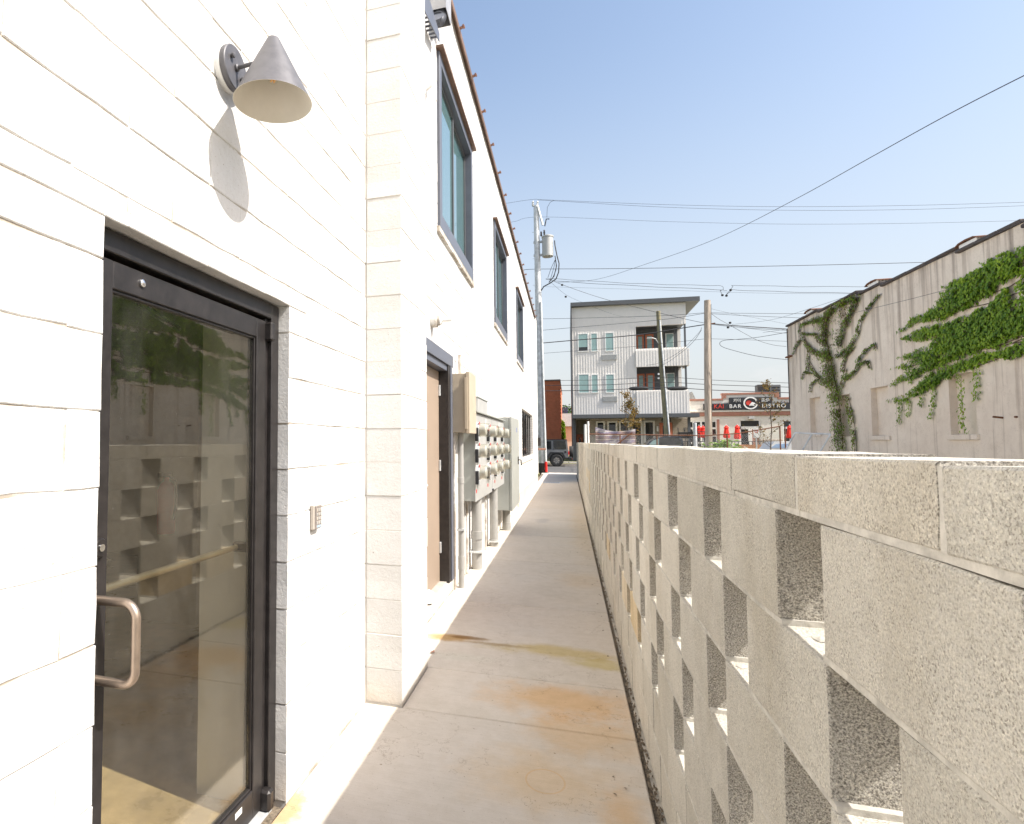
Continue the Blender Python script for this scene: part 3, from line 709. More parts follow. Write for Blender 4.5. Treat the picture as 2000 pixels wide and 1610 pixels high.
# ================================================================== SCREEN WALL
sw = thing('breeze_block_wall', ((SX0 + SX1) / 2, 14, 0), 'low open-pattern wall of grey concrete blocks along the right of the walkway', 'wall')
D = SX1 - SX0; S_END = 30.5; S_BEG = -3.2
CH = .2032; PER = .622
cells = []
beds = MB(); random.seed(11)
def blk(y0, y1, z0, z1, g=.004): cells.append((SX1, (y0 + y1) / 2, (z0 + z1) / 2, (y1 - y0) - 2 * g, z1 - z0, D))
for k in range(2):
    y = S_BEG + (CH if k else 0) - .4064
    while y < S_END:
        a, b = max(y, S_BEG), min(y + .4064, S_END)
        if b - a > .05: blk(a, b, k * CH + .008, (k + 1) * CH, .005)
        y += .4064
for k in range(5):                       # k = 0 is the lowest open course
    st = 1.261 if (4 - k) % 2 == 0 else 1.058     # far end of a gap
    n0 = int((S_BEG - st) / PER) - 1
    y = st + n0 * PER
    z = (2 + k) * CH
    while y < S_END:
        a, b = max(y, S_BEG), min(y + PER - .199, S_END)
        if b - a > .1: blk(a, b, z + .009, z + CH, .0)
        y += PER
z = 7 * CH
y = S_BEG - .11
while y < S_END:
    a, b = max(y, S_BEG), min(y + .4064, S_END)
    if b - a > .05: blk(a, b, z + .010, z + .0995, .004)
    y += .4064
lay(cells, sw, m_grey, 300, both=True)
# mortar beds: a rough strip under every block, spilling a little into the gaps
mb = MB()
for c in cells:
    _, yc, zc, ly, lz, d = c
    zb_ = zc - lz / 2
    if zb_ < .02: continue
    n = 5; e0, e1 = random.uniform(.003, .022), random.uniform(.003, .022)
    ys = [yc - ly / 2 - e0 + (ly + e0 + e1) * i / n for i in range(n + 1)]
    ins = [random.uniform(.0005, .003) for _ in ys]
    vs = []
    for y_, q in zip(ys, ins): vs += [(SX0 + q, y_, zb_ - .0095), (SX0 + q, y_, zb_ + .001), (SX1 - q, y_, zb_ + .001), (SX1 - q, y_, zb_ - .0095)]
    fs = [(4 * i + k, 4 * i + (k + 1) % 4, 4 * i + 4 + (k + 1) % 4, 4 * i + 4 + k) for i in range(n) for k in range(4)] + [(3, 2, 1, 0), (4 * n, 4 * n + 1, 4 * n + 2, 4 * n + 3)]
    mb.add(vs, fs)
mb.build('mortar_bed', m_mortar, sw, kind='stuff')
# head joints of the solid courses and the cap
mb = MB()
for zlo, zhi, y0_ in ((0.008, CH, S_BEG), (CH + .008, 2 * CH, S_BEG + CH), (7 * CH + .01, 7 * CH + .098, S_BEG - .11)):
    y = y0_ + (.4064 if zlo > 1 else 0)
    while y < S_END - .02:
        if y > S_BEG + .02: mb.box(SX0 + .0012, SX1 - .0012, y - .0055, y + .0055, zlo, zhi - .0015)
        y += .4064
mb.build('head_joints', m_mortar, sw, kind='stuff')
MB().box(SX0 - .001 + .004, SX1 - .003, S_BEG, S_END, -.2, .009).build('footing', m_mortar, sw)
# broken mortar and rubble left on the ledges of the gaps
mb = MB()
for k in range(5):
    st = 1.261 if (4 - k) % 2 == 0 else 1.058
    for n in range(-3, 30):
        y1_ = st + n * PER; y0_ = y1_ - .199; z = (2 + k) * CH
        for q in range(5):
            x = random.uniform(SX0 + .02, SX1 - .03); y = random.uniform(y0_ + .02, y1_ - .01); r = random.uniform(.006, .022); h = random.uniform(.002, .006)
            vs = [(x + r * math.cos(a) * random.uniform(.6, 1.2), y + r * math.sin(a) * random.uniform(.8, 1.8), z + .0005) for a in [i * math.pi / 3 for i in range(6)]] + [(x, y, z + h)]
            mb.add(vs, [(i, (i + 1) % 6, 6) for i in range(6)])
mb.build('mortar_crumbs', m_mortar, sw, kind='stuff')

# ================================================================== LAMP AND SMALL WALL FIXTURES
ly_, lz_ = 1.868, 2.905
lamp = thing('wall_lamp', (WX, ly_, lz_), 'dark cone-shaped outdoor wall lamp above the glass door', 'lamp')
lathe('mounting_ring', m_whitep, lamp, [(.078, -.002), (.080, .0), (.080, .022), (.0, .0222)], (WX, ly_, lz_), (1, 0, 0), 40)
lathe('backplate', m_lampm, lamp, [(0, .0225), (.078, .0225), (.079, .025), (.079, .042), (.076, .045), (0, .0452)], (WX, ly_, lz_), (1, 0, 0), 48)
for dy, dz in ((-.034, .026), (.034, -.026)): lathe('screw', m_lampm, lamp, [(.0, 0), (.007, 0), (.007, .005), (.010, .007), (.009, .014), (0, .016)], (WX + .045, ly_ + dy, lz_ + dz), (1, 0, 0), 14)
MB().tube([(WX + .045, ly_, lz_), (WX + .165, ly_, lz_ + .004)], .0075, 12).build('arm', m_lampm, lamp, True)
lathe('arm_collar', m_lampm, lamp, [(0, 0), (.013, 0), (.013, .008), (.008, .011)], (WX + .045, ly_, lz_), (1, 0, 0), 16)
cx_ = -.98
shade = lathe('shade', m_lampm, lamp, [(0, .240), (.012, .239), (.021, .234), (.026, .225), (.139, .0)], (cx_, ly_, 2.748), (0, 0, 1), 64)
lathe('shade_lining', m_lampin, lamp, [(.139, .0), (.1375, .0), (.024, .222), (0, .228)], (cx_, ly_, 2.748), (0, 0, 1), 64)
lathe('bulb', glass_mat('bulb_glass', (.97, .96, .93), .9, .05), lamp, [(0, .07), (.014, .074), (.022, .088), (.023, .10), (.016, .125), (.012, .15)], (cx_, ly_, 2.748), (0, 0, 1), 20)
m_fil = M('amber_filament', (.85, .45, .08), .5)
mb = MB()
for k in range(4):
    a = k * 1.57; mb.tube([(cx_ + .008 * math.cos(a), ly_ + .008 * math.sin(a), 2.748 + .078), (cx_ + .004 * math.cos(a), ly_ + .004 * math.sin(a), 2.748 + .13)], .0035, 6)
mb.build('filament', m_fil, lamp)
lathe('lamp_holder', m_whitep, lamp, [(0, .13), (.016, .13), (.018, .2), (0, .2)], (cx_, ly_, 2.748), (0, 0, 1), 20)

kp = thing('keypad', (WX, 2.69, 1.18), 'small beige access keypad on the white wall right of the glass door', 'keypad')
m_kp = M('keypad_beige', (.46, .41, .35), .4, var=.05); m_kpf = M('keypad_face', (.27, .235, .21), .4)
bev('case', m_kp, kp, WX + .002, WX + .024, 2.645, 2.728, 1.126, 1.245, b=.008)
bev('faceplate', m_kpf, kp, WX + .0245, WX + .030, 2.652, 2.722, 1.132, 1.239, b=.003)
for r in range(4):
    for c in range(3): bev('key', m_kp if (r + c) % 2 else m_pvc, kp, WX + .030, WX + .0335, 2.660 + c * .020, 2.674 + c * .020, 1.152 + r * .020, 1.166 + r * .020, b=.002)
bev('badge', m_water, kp, WX + .030, WX + .0315, 2.665, 2.71, 1.137, 1.146, b=.0005)

fx = thing('security_fixture', (WX, 5.72, 2.75), 'round white fixture with a short arm on the wall above the taupe door', 'light fixture')
pc = on_x(853, 626, WX + .05)
lathe('base_box', m_mortarw, fx, [(0, 0), (.065, 0), (.065, .055), (.05, .06), (.05, .075), (0, .08)], (WX, pc.y, pc.z), (1, 0, 0), 24)
lathe('cover', m_whitep, fx, [(0, .081), (.045, .081), (.045, .09), (.018, .105), (.018, .19), (0, .19)], (WX, pc.y, pc.z), (1, 0, 0), 24)
hk = on_x(848, 166, WX + .08)
mb = MB(); mb.tube([(WX, hk.y - .12, hk.z - .32), (WX + .03, hk.y - .07, hk.z - .25), (WX + .08, hk.y, hk.z), (WX + .05, hk.y + .03, hk.z + .02), (WX, hk.y + .05, hk.z + .0)], .014, 10)
tag(mb.build('white_hook_pipe', m_whitep, None, True), 'thin bent white pipe on the wall beside the big upper window', 'pipe')

hood = thing('vent_housing', (WX, 5.5, 5.6), 'grey metal housing with ribbed flexible duct at the top of the white wall', 'vent')
mb = MB(); a, b = 5.365, 5.63
mb.box(WX + .001, WX + .151, a, a + .006, 5.60, 6.5); mb.box(WX + .145, WX + .151, a + .006, b, 5.60, 6.5); mb.box(WX + .001, WX + .145, b - .006, b, 5.60, 6.5); mb.box(WX + .001, WX + .145, a + .006, b - .006, 5.78, 5.785)
mb.build('housing', M('pale_metal', (.40, .40, .41), .45, .3), hood)
pts, rs = [], []
for i in range(60):
    t = i / 59.; ang = t * math.pi * .9
    pts.append((WX + .075 - .0 * t, 5.50 - .10 * (1 - math.cos(ang)) * .9, 5.75 - .22 * t - .1 * math.sin(ang))); rs.append(.058 + (.005 if i % 2 else 0))
MB().tube(pts, rs, 18).build('ribbed_duct', m_slate, hood)
MB().prism([(4.62, 5.15), (4.70, 5.15), (5.40, 5.30), (5.40, 5.38), (4.70, 5.42), (4.62, 5.4)], WX + .075, WX + .083, 'x').build('bracket_plate', m_slate, hood)
mb = MB()
for k in range(7): mb.tube([(WX, 4.9 + k * .08, 5.235 + k * .018), (WX + .075, 4.9 + k * .08, 5.235 + k * .018)], .01, 6)
mb.build('bracket_rib', m_slate, hood)

# ================================================================== ELECTRICAL
tb = thing('tan_utility_box', (WX, 6.45, 1.64), 'tan metal utility box mounted on the wall right after the taupe door', 'utility box')
bev('case', m_tan, tb, WX + .002, -1.02, 6.31, 6.74, 1.645, 2.27, b=.004)
bev('cover', m_tan, tb, -1.019, -.978, 6.295, 6.76, 1.635, 2.285, b=.005)
bev('latch_strip', m_tan, tb, -1.03, -1.0, 6.283, 6.294, 1.68, 2.22, b=.002)
o = MB().tube([(-1.12, 6.55, 2.27), (-1.12, 6.55, 2.50)], .02, 10).build('conduit', m_mortarw, tb, True)
def pipe(x, y, z1, r, sleeves, label, clamp=None):
    t = thing('conduit', (x, y, 0), label, 'conduit', 'grey conduits on the white wall')
    MB().tube([(x, y, -.01), (x, y, z1)], r, 18).build('pipe', m_pvc, t, True)
    for s0, s1 in sleeves: MB().lathe([(r, s0), (r * 1.13, s0 + .002), (r * 1.13, s1 - .002), (r, s1)], (x, y, 0), (0, 0, 1), 18).build('coupling', m_pvc, t, True)
    if clamp: MB().box(x - r * 1.25, x + r * 1.25, y - r * 1.25, y + r * 1.25, clamp, clamp + .022).build('clamp', m_steel, t)
pipe(-1.105, 6.46, 1.644, .031, [(1.10, 1.17), (.19, .33)], 'slim grey conduit running from the tan box to the ground', .60)
pipe(-1.085, 7.47, .876, .062, [(.36, .46)], 'thick grey conduit with a coupling below the first meter cabinet', .20)
pipe(-1.08, 9.18, .876, .060, [(.0, .10)], 'thick grey conduit below the second meter cabinet', .06)
pipe(-1.06, 10.9, .425, .065, [(.0, .14)], 'short thick grey conduit under the tall end cabinet')
for y, z, l in ((7.13, .876, 'thin pale pipe behind the first thick conduit'), (8.8, .876, 'thin pale pipe before the second thick conduit'), (6.33, 1.644, 'thin pale pipe behind the slim conduit under the tan box')):
    t = MB().tube([(-1.15, y, -.01), (-1.15, y, z)], .013, 8).build('thin_pipe', m_mortarw, None, True); tag(t, l, 'pipe', 'thin pale pipes on the white wall')

mbk = thing('meter_bank', (WX, 8.4, .88), 'grey electric meter bank with glass meters in three rows', 'electric meters')
XF = -.999
bev('cabinet', m_cab, mbk, WX + .002, XF - .012, 6.83, 8.36, .878, 1.88, b=.004)
bev('cabinet', m_cab, mbk, WX + .002, XF - .012, 8.375, 9.95, .88, 1.88, b=.004)
bev('front_panel', m_cabf, mbk, XF - .0115, XF, 6.82, 8.355, .872, 1.872, b=.003)
bev('front_panel', m_cabf, mbk, XF - .0115, XF, 8.385, 9.955, .875, 1.872, b=.003)
bev('rain_lip', m_cab, mbk, WX + .002, XF + .03, 6.815, 8.365, 1.881, 1.90, b=.003)
bev('rain_lip', m_cab, mbk, WX + .002, XF + .03, 8.37, 9.96, 1.881, 1.90, b=.003)
bev('pull_box', m_cabf, mbk, WX + .002, XF - .07, 7.55, 8.45, 1.902, 2.10, b=.004)
bev('pull_box_lid', m_cab, mbk, WX + .001, XF - .06, 7.54, 8.46, 2.101, 2.118, b=.003)
bev('handle', m_black, mbk, XF, XF + .02, 8.33, 8.40, .885, .91, b=.004)
rowpx = [[(945.8, 839.5), (966, 843), (978.3, 844.5), (990.6, 846)], [(945.8, 878), (965.5, 878), (978, 877), (990, 876)], [(946, 917), (965, 914), (978, 909), (989.5, 904)]]
cols_y = []
for c in range(4): cols_y.append(on_x(rowpx[0][c][0], rowpx[0][c][1], XF + .085).y)
cols_y = [7.35, 8.1, 8.75, 9.55] if min(cols_y) < 5 else cols_y
for r in range(3):
    for c in range(4):
        q = on_x(*rowpx[r][c], XF + .085); y, z = cols_y[c], (1.685, 1.445, 1.20)[r]
        mt = part('meter', mbk, Vector((XF, y, z)) - wloc(mbk))
        lathe('socket_ring', m_steel, mt, [(0, 0), (.088, 0), (.088, .03), (.080, .034), (0, .035)], (XF, y, z), (1, 0, 0), 20)
        lathe('register', m_met, mt, [(0, .036), (.068, .036), (.068, .10), (.055, .112), (0, .112)], (XF, y, z), (1, 0, 0), 20)
        lathe('glass_cover', m_lens, mt, [(.078, .034), (.078, .125), (.072, .138), (0, .142)], (XF, y, z), (1, 0, 0), 20)
        bev('breaker', m_black, mt, XF + .001, XF + .035, y - .16, y - .10, z - .13, z + .02, b=.004)
        bev('breaker_lever', m_steel, mt, XF + .036, XF + .05, y - .15, y - .12, z - .14, z - .08, b=.003)
        bev('seal_tag', m_red, mt, XF + .035, XF + .041, y - .07, y - .04, z + .06, z + .09, b=.001)
        if r == 2: bev('seal_tag', m_red, mt, XF + .001, XF + .006, y - .1, y - .07, z - .23, z - .19, b=.001)
for y in (7.72, 9.25): bev('sticker', m_whitep, mbk, XF, XF + .0015, y, y + .05, 1.77, 1.84, b=.0005)
cb = thing('tall_cabinet', (WX, 10.9, .42), 'tall sage grey electrical cabinet at the far end of the meters', 'electrical cabinet')
bev('case', m_cab, cb, WX + .002, -.925, 10.12, 11.62, .425, 1.955, b=.004)
bev('door_panel', m_cab, cb, -.924, -.885, 10.115, 11.63, .42, 1.96, b=.006)
bev('handle_plate', m_black, cb, -.885, -.872, 11.28, 11.34, 1.14, 1.28, b=.003)
MB().tube([(-.87, 11.31, 1.22), (-.83, 11.31, 1.22), (-.825, 11.31, 1.12)], .012, 8).build('handle', m_black, cb, True)
bev('blue_label', M('blue_label', (.12, .16, .42), .5), cb, -.885, -.8835, 11.05, 11.15, 1.72, 1.80, b=.0005)

# ================================================================== RIGHT BUILDING WITH IVY
RX = 8.1
rb = thing('stucco_building', (13, 15, 0), 'old cream stucco building with black stains and ivy on the right', 'building')
wins = [(24.0, 24.93, 1.86, 3.08), (19.45, 20.42, 1.72, 3.05), (15.84, 16.77, 1.71, 3.03), (12.6, 13.55, 1.71, 3.03), (9.4, 10.3, 1.71, 3.03), (21.75, 22.55, 1.72, 3.0)]
steps = [(4.0, 10.0, 5.40), (10.0, 14.2, 5.50), (14.2, 16.2, 5.62), (16.2, 19.5, 5.72), (19.5, 20.9, 5.80), (20.9, 23.8, 5.90), (23.8, 26.9, 5.97)]
mb = MB()
for (a, b, t) in steps:
    for (p, q, r, s) in rects(a, b, -.1, t, wins): mb.box(RX, RX + .35, p, q, r, s)
mb.box(RX + .35, 24, 26.55, 26.9, -.1, 5.6); mb.box(RX + .35, 24, 4.0, 4.3, -.1, 5.2)
mb.build('wall', m_stucco, rb)
MB().box(RX + .35, 24, 4.3, 26.5, 4.9, 5.0).build('roof', m_roofd, rb)
mb = None
for (a, b, c, d) in wins:
    w = part('bricked_up_window', rb, Vector((RX, (a + b) / 2, c)) - wloc(rb))
    MB().box(RX + .14, RX + .30, a - .01, b + .01, c - .01, d + .01).build('infill_panel', m_stucco, w)
    if a != 21.75: bev('sill', m_stucco, w, RX - .05, RX + .13, a - .06, b + .06, c - .115, c - .002, b=.006)
    bev('lintel_edge', m_stucco, w, RX - .012, RX + .1, a - .03, b + .05, d + .001, d + .04, b=.004)
random.seed(5)
for (a, b, t) in steps:
    n = max(1, round((b - a) / .62)); L_ = (b - a) / n
    for i in range(n): MB().bev(RX - .07, RX + .42, a + i * L_ + .004, a + (i + 1) * L_ - .004, t + .001 + random.uniform(0, .012), t + .065 + random.uniform(0, .015), .02).build('coping_tile', m_tarcap, rb)
for y in (15.75, 19.9, 24.5):
    t = [s[2] for s in steps if s[0] <= y < s[1]][0]
    p = part('parapet_vent', rb, Vector((RX, y, t)) - wloc(rb))
    MB().bev(RX - .06, RX + .34, y - .30, y + .30, t + .05, t + .15, .01).build('panel', m_whitep, p)
    MB().prism([(y - .38, t + .11), (y - .25, t + .151), (y, t + .165), (y + .25, t + .151), (y + .38, t + .11), (y + .38, t + .135), (y + .25, t + .18), (y, t + .195), (y - .25, t + .18), (y - .38, t + .135)], RX - .10, RX + .42, 'x').build('cap', m_rust, p)
dn = MB(); dn.tube([(RX - .05, 26.78, 3.0), (RX - .05, 26.78, 5.9)], .02, 8)
dn.build('drip_pipe', m_tarcap, rb)
MB().bev(RX - .10, RX + .05, 26.45, 26.95, 4.78, 4.84, .01).build('pipe_strap', m_rust, rb)
br = on_x(1962, 816, RX)
mb = MB(); mb.tube([(RX, br.y + .05, br.z), (RX - .15, br.y + .05, br.z + .02)], .02, 8); mb.tube([(RX, br.y - .35, br.z), (RX - .04, br.y - .35, br.z)], .02, 8)
mb.build('rusty_anchor', m_rust, rb)

def inpoly(y, z, P):
    c = False; j = len(P) - 1
    for i in range(len(P)):
        if (P[i][1] > z) != (P[j][1] > z) and y < (P[j][0] - P[i][0]) * (z - P[i][1]) / (P[j][1] - P[i][1]) + P[i][0]: c = not c
        j = i
    return c
def leaf(mb, x, y, z, s):
    # five-point ivy leaf, folded, hanging off the wall
    rz = random.gauss(math.pi / 2 * 3, .5)             # tip points down
    tilt = random.uniform(-.7, .35); yaw = random.uniform(-.5, .5)
    ca, sa = math.cos(rz), math.sin(rz)
    pts = [(0, 0), (.35, .42), (1.0, 0), (.35, -.42), (-.25, .30), (-.25, -.30)]
    out = []
    for u, v in pts:
        a, b = (u * ca - v * sa) * s, (u * sa + v * ca) * s
        out.append((x - abs(v) * s * .25 - b * math.sin(tilt) - a * math.sin(yaw) * .5, y + a * math.cos(yaw), z + b * math.cos(tilt)))
    mb.add(out, [(0, 1, 2), (0, 2, 3), (0, 4, 1), (0, 3, 5)])
P1 = [(16.81, 5.02), (16.45, 5.04), (16.04, 5.09), (15.74, 5.16), (15.5, 5.18), (15.0, 5.21), (14.63, 5.19), (14.24, 5.15), (12, 5.2), (10, 5.0), (8, 4.6), (8, 4.2), (10, 4.3), (12, 4.45), (14.28, 4.61), (14.72, 4.64), (14.92, 4.62), (15.02, 4.5), (15.33, 4.45), (15.6, 4.42), (15.8, 4.37), (16.1, 4.34), (16.57, 4.28), (16.84, 4.26), (17.12, 4.35), (17.66, 4.4), (18.05, 4.39), (18.46, 4.33), (18.81, 4.34), (18.45, 4.41), (18.1, 4.49), (18.23, 4.53), (18.03, 4.57), (17.4, 4.61), (17.04, 4.69), (16.8, 4.82), (16.47, 4.88), (16.26, 4.89)]
P2 = [(18.61, 4.14), (18.33, 4.2), (18.0, 4.22), (17.42, 4.27), (16.96, 4.22), (16.57, 4.21), (16.06, 4.21), (15.66, 4.25), (15.34, 4.28), (14.98, 4.37), (14.72, 4.51), (14.29, 4.57), (12, 4.4), (10, 4.2), (8, 4.0), (7.5, 3.6), (9, 3.5), (12, 3.45), (14.37, 3.49), (14.8, 3.48), (15.14, 3.41), (15.5, 3.38), (15.88, 3.37), (16.22, 3.35), (16.65, 3.31), (17.04, 3.21), (17.51, 3.18), (17.83, 3.1), (18.42, 3.06), (19.0, 3.0), (19.48, 2.99), (19.06, 3.08), (18.84, 3.17), (18.34, 3.27), (18.14, 3.32), (18.4, 3.36), (19.11, 3.43), (18.6, 3.48), (18.12, 3.53), (17.98, 3.6), (18.38, 3.6), (18.86, 3.7), (18.44, 3.74), (17.77, 3.77), (17.46, 3.79), (17.04, 3.96), (17.45, 3.91), (17.95, 3.99), (18.48, 4.1)]
P3 = [(19.48, 2.62), (19.02, 2.69), (18.45, 2.73), (18.04, 2.88), (17.77, 3.03), (17.34, 3.16), (16.93, 3.18), (16.65, 3.24), (16.23, 3.27), (15.88, 3.28), (15.55, 3.35), (15.23, 3.4), (14.97, 3.42), (14.37, 3.46), (12, 3.4), (9, 3.4), (8, 3.2), (10, 3.05), (12, 3.1), (14.4, 3.14), (14.75, 3.14), (14.99, 3.2), (15.43, 3.13), (15.76, 3.09), (16.25, 3.04), (16.73, 2.96), (17.25, 2.81), (17.55, 2.76), (18.06, 2.63), (18.46, 2.58), (18.75, 2.54)]
STR = [[(18.74, 2.56), (18.9, 1.97)], [(18.33, 2.59), (18.43, 2.18)], [(17.73, 2.81), (17.82, 2.4)], [(17.24, 2.87), (17.31, 2.44), (17.45, 2.1)], [(16.3, 3.07), (16.24, 2.81), (16.24, 2.5), (16.21, 2.28), (16.28, 2.03), (16.15, 1.74)], [(15.71, 3.1), (15.72, 2.67), (15.78, 2.41)], [(18.14, 3.21), (18.23, 2.93)], [(13.1, 3.2), (13.1, 2.3)], [(12.0, 3.2), (12.05, 2.6)], [(9.8, 3.2), (9.8, 2.1)]]
ivy = thing('ivy_sheet', (RX - .05, 15, 2.8), 'wide green ivy sheet with finger-like shoots on the cream wall at right', 'ivy')
mb = MB(); tips = MB(); random.seed(21)
for P, dens in ((P1, 1350), (P2, 1350), (P3, 1350)):
    ys = [p[0] for p in P]; zs = [p[1] for p in P]; A = (max(ys) - min(ys)) * (max(zs) - min(zs)); n = int(A * dens)
    for i in range(n):
        y = random.uniform(min(ys), max(ys)); z = random.uniform(min(zs), max(zs))
        if not inpoly(y + random.gauss(0, .02), z + random.gauss(0, .012) - .02, P): continue
        hole = noise.noise(Vector((y * 1.7, z * 3.2, 3.1)))
        if hole > .36: continue
        rag = noise.noise(Vector((y * 5, z * 7, 8.2)))
        if rag > .12 and not (inpoly(y, z + .07, P) and inpoly(y, z - .07, P)): continue
        deep = inpoly(y, z + .12, P) and inpoly(y, z - .12, P)
        x = RX - .02 - random.random() * (.14 if deep else .07)
        if y > 17.6 and random.random() < .5 or (y > 16 and not inpoly(y + .25, z, P) and random.random() < .6): leaf(tips, x, y, z, random.uniform(.035, .06))
        else: leaf(mb, x, y, z, random.uniform(.045, .085))
for s in STR:
    for (a, b), (c, d) in zip(s, s[1:]):
        L_ = math.hypot(c - a, d - b)
        for i in range(int(L_ * 95)):
            t = random.random(); w = .055
            leaf(mb if random.random() < .8 else tips, RX - .02 - random.random() * .06, a + (c - a) * t + random.gauss(0, w), b + (d - b) * t, random.uniform(.035, .065))
o = mb.build('foliage', m_ivy, ivy, kind='stuff'); o = tips.build('young_shoots', m_ivytip, ivy, kind='stuff')
mb = MB()
for i in range(26):
    y0_ = random.uniform(8, 14); z0_ = random.uniform(3.4, 4.8)
    pts = [(RX - .02, y0_, z0_)]
    for k in range(8): pts.append((RX - .02, pts[-1][1] + .6, pts[-1][2] + random.uniform(-.12, .06)))
    pts = [p for p in pts if any(inpoly(p[1], p[2], P) for P in (P1, P2, P3))]
    if len(pts) > 2: mb.tube(pts, .008, 5)
mb.build('stem', m_stem, ivy, kind='stuff')

TR = [[(22.29, .0), (22.29, 1.27), (22.34, 1.92), (22.43, 2.61), (22.54, 3.17), (22.87, 3.81), (22.99, 4.3), (23.28, 4.92), (23.23, 5.54), (22.63, 5.75), (21.48, 5.78), (20.81, 5.75)], [(23.08, 3.43), (23.65, 3.6), (24.24, 3.96), (24.72, 4.38)], [(22.99, 4.3), (24.05, 4.59), (24.8, 4.96), (25.31, 5.46)], [(23.76, 4.95), (23.99, 5.21), (25.17, 5.44)], [(23.22, 5.59), (24.46, 5.73), (25.35, 5.79), (25.52, 5.55)], [(25.33, 5.25), (25.93, 5.08), (26.18, 4.84)], [(22.44, 4.23), (21.61, 4.33), (21.0, 4.63), (20.69, 5.05), (20.05, 5.37), (19.54, 5.54)], [(21.88, 3.48), (21.28, 3.59), (20.89, 3.8), (20.35, 3.84), (20.27, 3.58)], [(21.07, 3.87), (20.41, 4.16), (19.94, 4.25), (19.9, 4.08)], [(22.2, 4.51), (21.84, 5.04), (21.11, 5.52), (20.81, 5.75)], [(21.74, 2.88), (21.43, 1.99), (21.39, 1.3), (21.39, .3)], [(24.5, 3.94), (25.16, 4.07), (25.4, 3.83)], [(24.01, 3.69), (24.54, 3.54), (24.69, 3.3)], [(24.89, 3.99), (24.68, 4.79)], [(22.07, 3.72), (21.82, 4.14), (21.22, 4.36)], [(22.11, 3.27), (21.81, 3.78)]]
WID = [.42, .16, .18, .08, .10, .08, .10, .09, .06, .18, .16, .04, .06, .07, .08, .08]
CR = [(24.46, 5.73), (22.63, 5.8), (20.72, 5.78), (20.75, 5.44), (21.55, 4.99), (22.21, 4.47), (22.55, 4.24), (23.33, 4.44), (23.51, 5.06), (23.96, 5.53)]
iv2 = thing('tree_shaped_ivy', (RX - .05, 22.3, 0), 'brownish climbing ivy shaped like a tree on the far end of the cream wall', 'ivy')
g1, g2, st = MB(), MB(), MB(); random.seed(8)
for s, w in zip(TR, WID):
    st.tube([(RX - .02, a, b) for a, b in s], w * .012 + .004, 6)
    tot = len(s) - 1
    for i, ((a, b), (c, d)) in enumerate(zip(s, s[1:])):
        L_ = math.hypot(c - a, d - b); k0 = 1 - .75 * i / tot if w < .3 else (1 if i < 6 else .6)
        for j in range(int(L_ * (90 + (1900 if w > .3 else 1100) * w * k0))):
            t = random.random(); ww = w * k0
            y = a + (c - a) * t + random.gauss(0, ww * .42); z = b + (d - b) * t + random.gauss(0, ww * .42 if w < .3 else .05)
            if noise.noise(Vector((y * 4, z * 4, 1.7))) > .25 and w > .15: continue
            turning = random.random() < (.55 if z > 3 and y > 22 else .45)
            leaf(g2 if turning else g1, RX - .03 - random.random() * (.05 + ww * .4), y, z, random.uniform(.035, .068))
for i in range(1700):
    y = random.uniform(20.7, 24.5); z = random.uniform(4.2, 5.8)
    if inpoly(y, z, CR) and noise.noise(Vector((y * 3.2, z * 2.2, 9))) < .06: leaf(g2 if random.random() < .6 else g1, RX - .03 - random.random() * .14, y, z, random.uniform(.04, .07))
g1.build('foliage', m_ivy, iv2, kind='stuff'); g2.build('turning_foliage', m_ivyo, iv2, kind='stuff'); st.build('stem', m_stem, iv2)

# leaning chain-link gate by the corner
def mesh_net(mb, O, U, V, w, h, step=.06, t=.0022):
    O, U, V = Vector(O), Vector(U).normalized(), Vector(V).normalized(); N = U.cross(V)
    def strip(a, b):
        d = (b - a).normalized(); s_ = d.cross(N) * t; mb.add([a - s_, a + s_, b + s_, b - s_], [(0, 1, 2, 3)])
    k = -h
    while k < w:
        a0, a1 = max(k, 0), min(k + h, w)
        if a1 > a0:
            strip(O + U * a0 + V * (a0 - k), O + U * a1 + V * (a1 - k)); strip(O + U * a0 + V * (h - a0 + k), O + U * a1 + V * (h - a1 + k))
        k += step
gt = thing('leaning_gate', (6.4, 20.8, 0), 'grey tubular chain-link gate panel leaning at the corner of the cream building', 'gate')
tl, tr_ = on_y(1553, 846, 21.5), on_y(1622, 848.5, 20.2)
bl = Vector((tl.x - .95, tl.y - .1, .02)); br_ = Vector((tr_.x - .95, tr_.y - .1, .02)); tm, bm_ = (tl + tr_) / 2, (bl + br_) / 2
for a, b in ((tl, tr_), (bl, br_)): MB().tube([a, b], .024, 8).build('rail', m_steel, gt, True)
for a, b in ((tl, bl), (tr_, br_), (tm, bm_)): MB().tube([a, b], .024, 8).build('bar', m_steel, gt, True)
mb = MB(); mesh_net(mb, bl, br_ - bl, tl - bl, (br_ - bl).length, (tl - bl).length, .07, .0015); mb.build('mesh', m_steel, gt, kind='stuff')

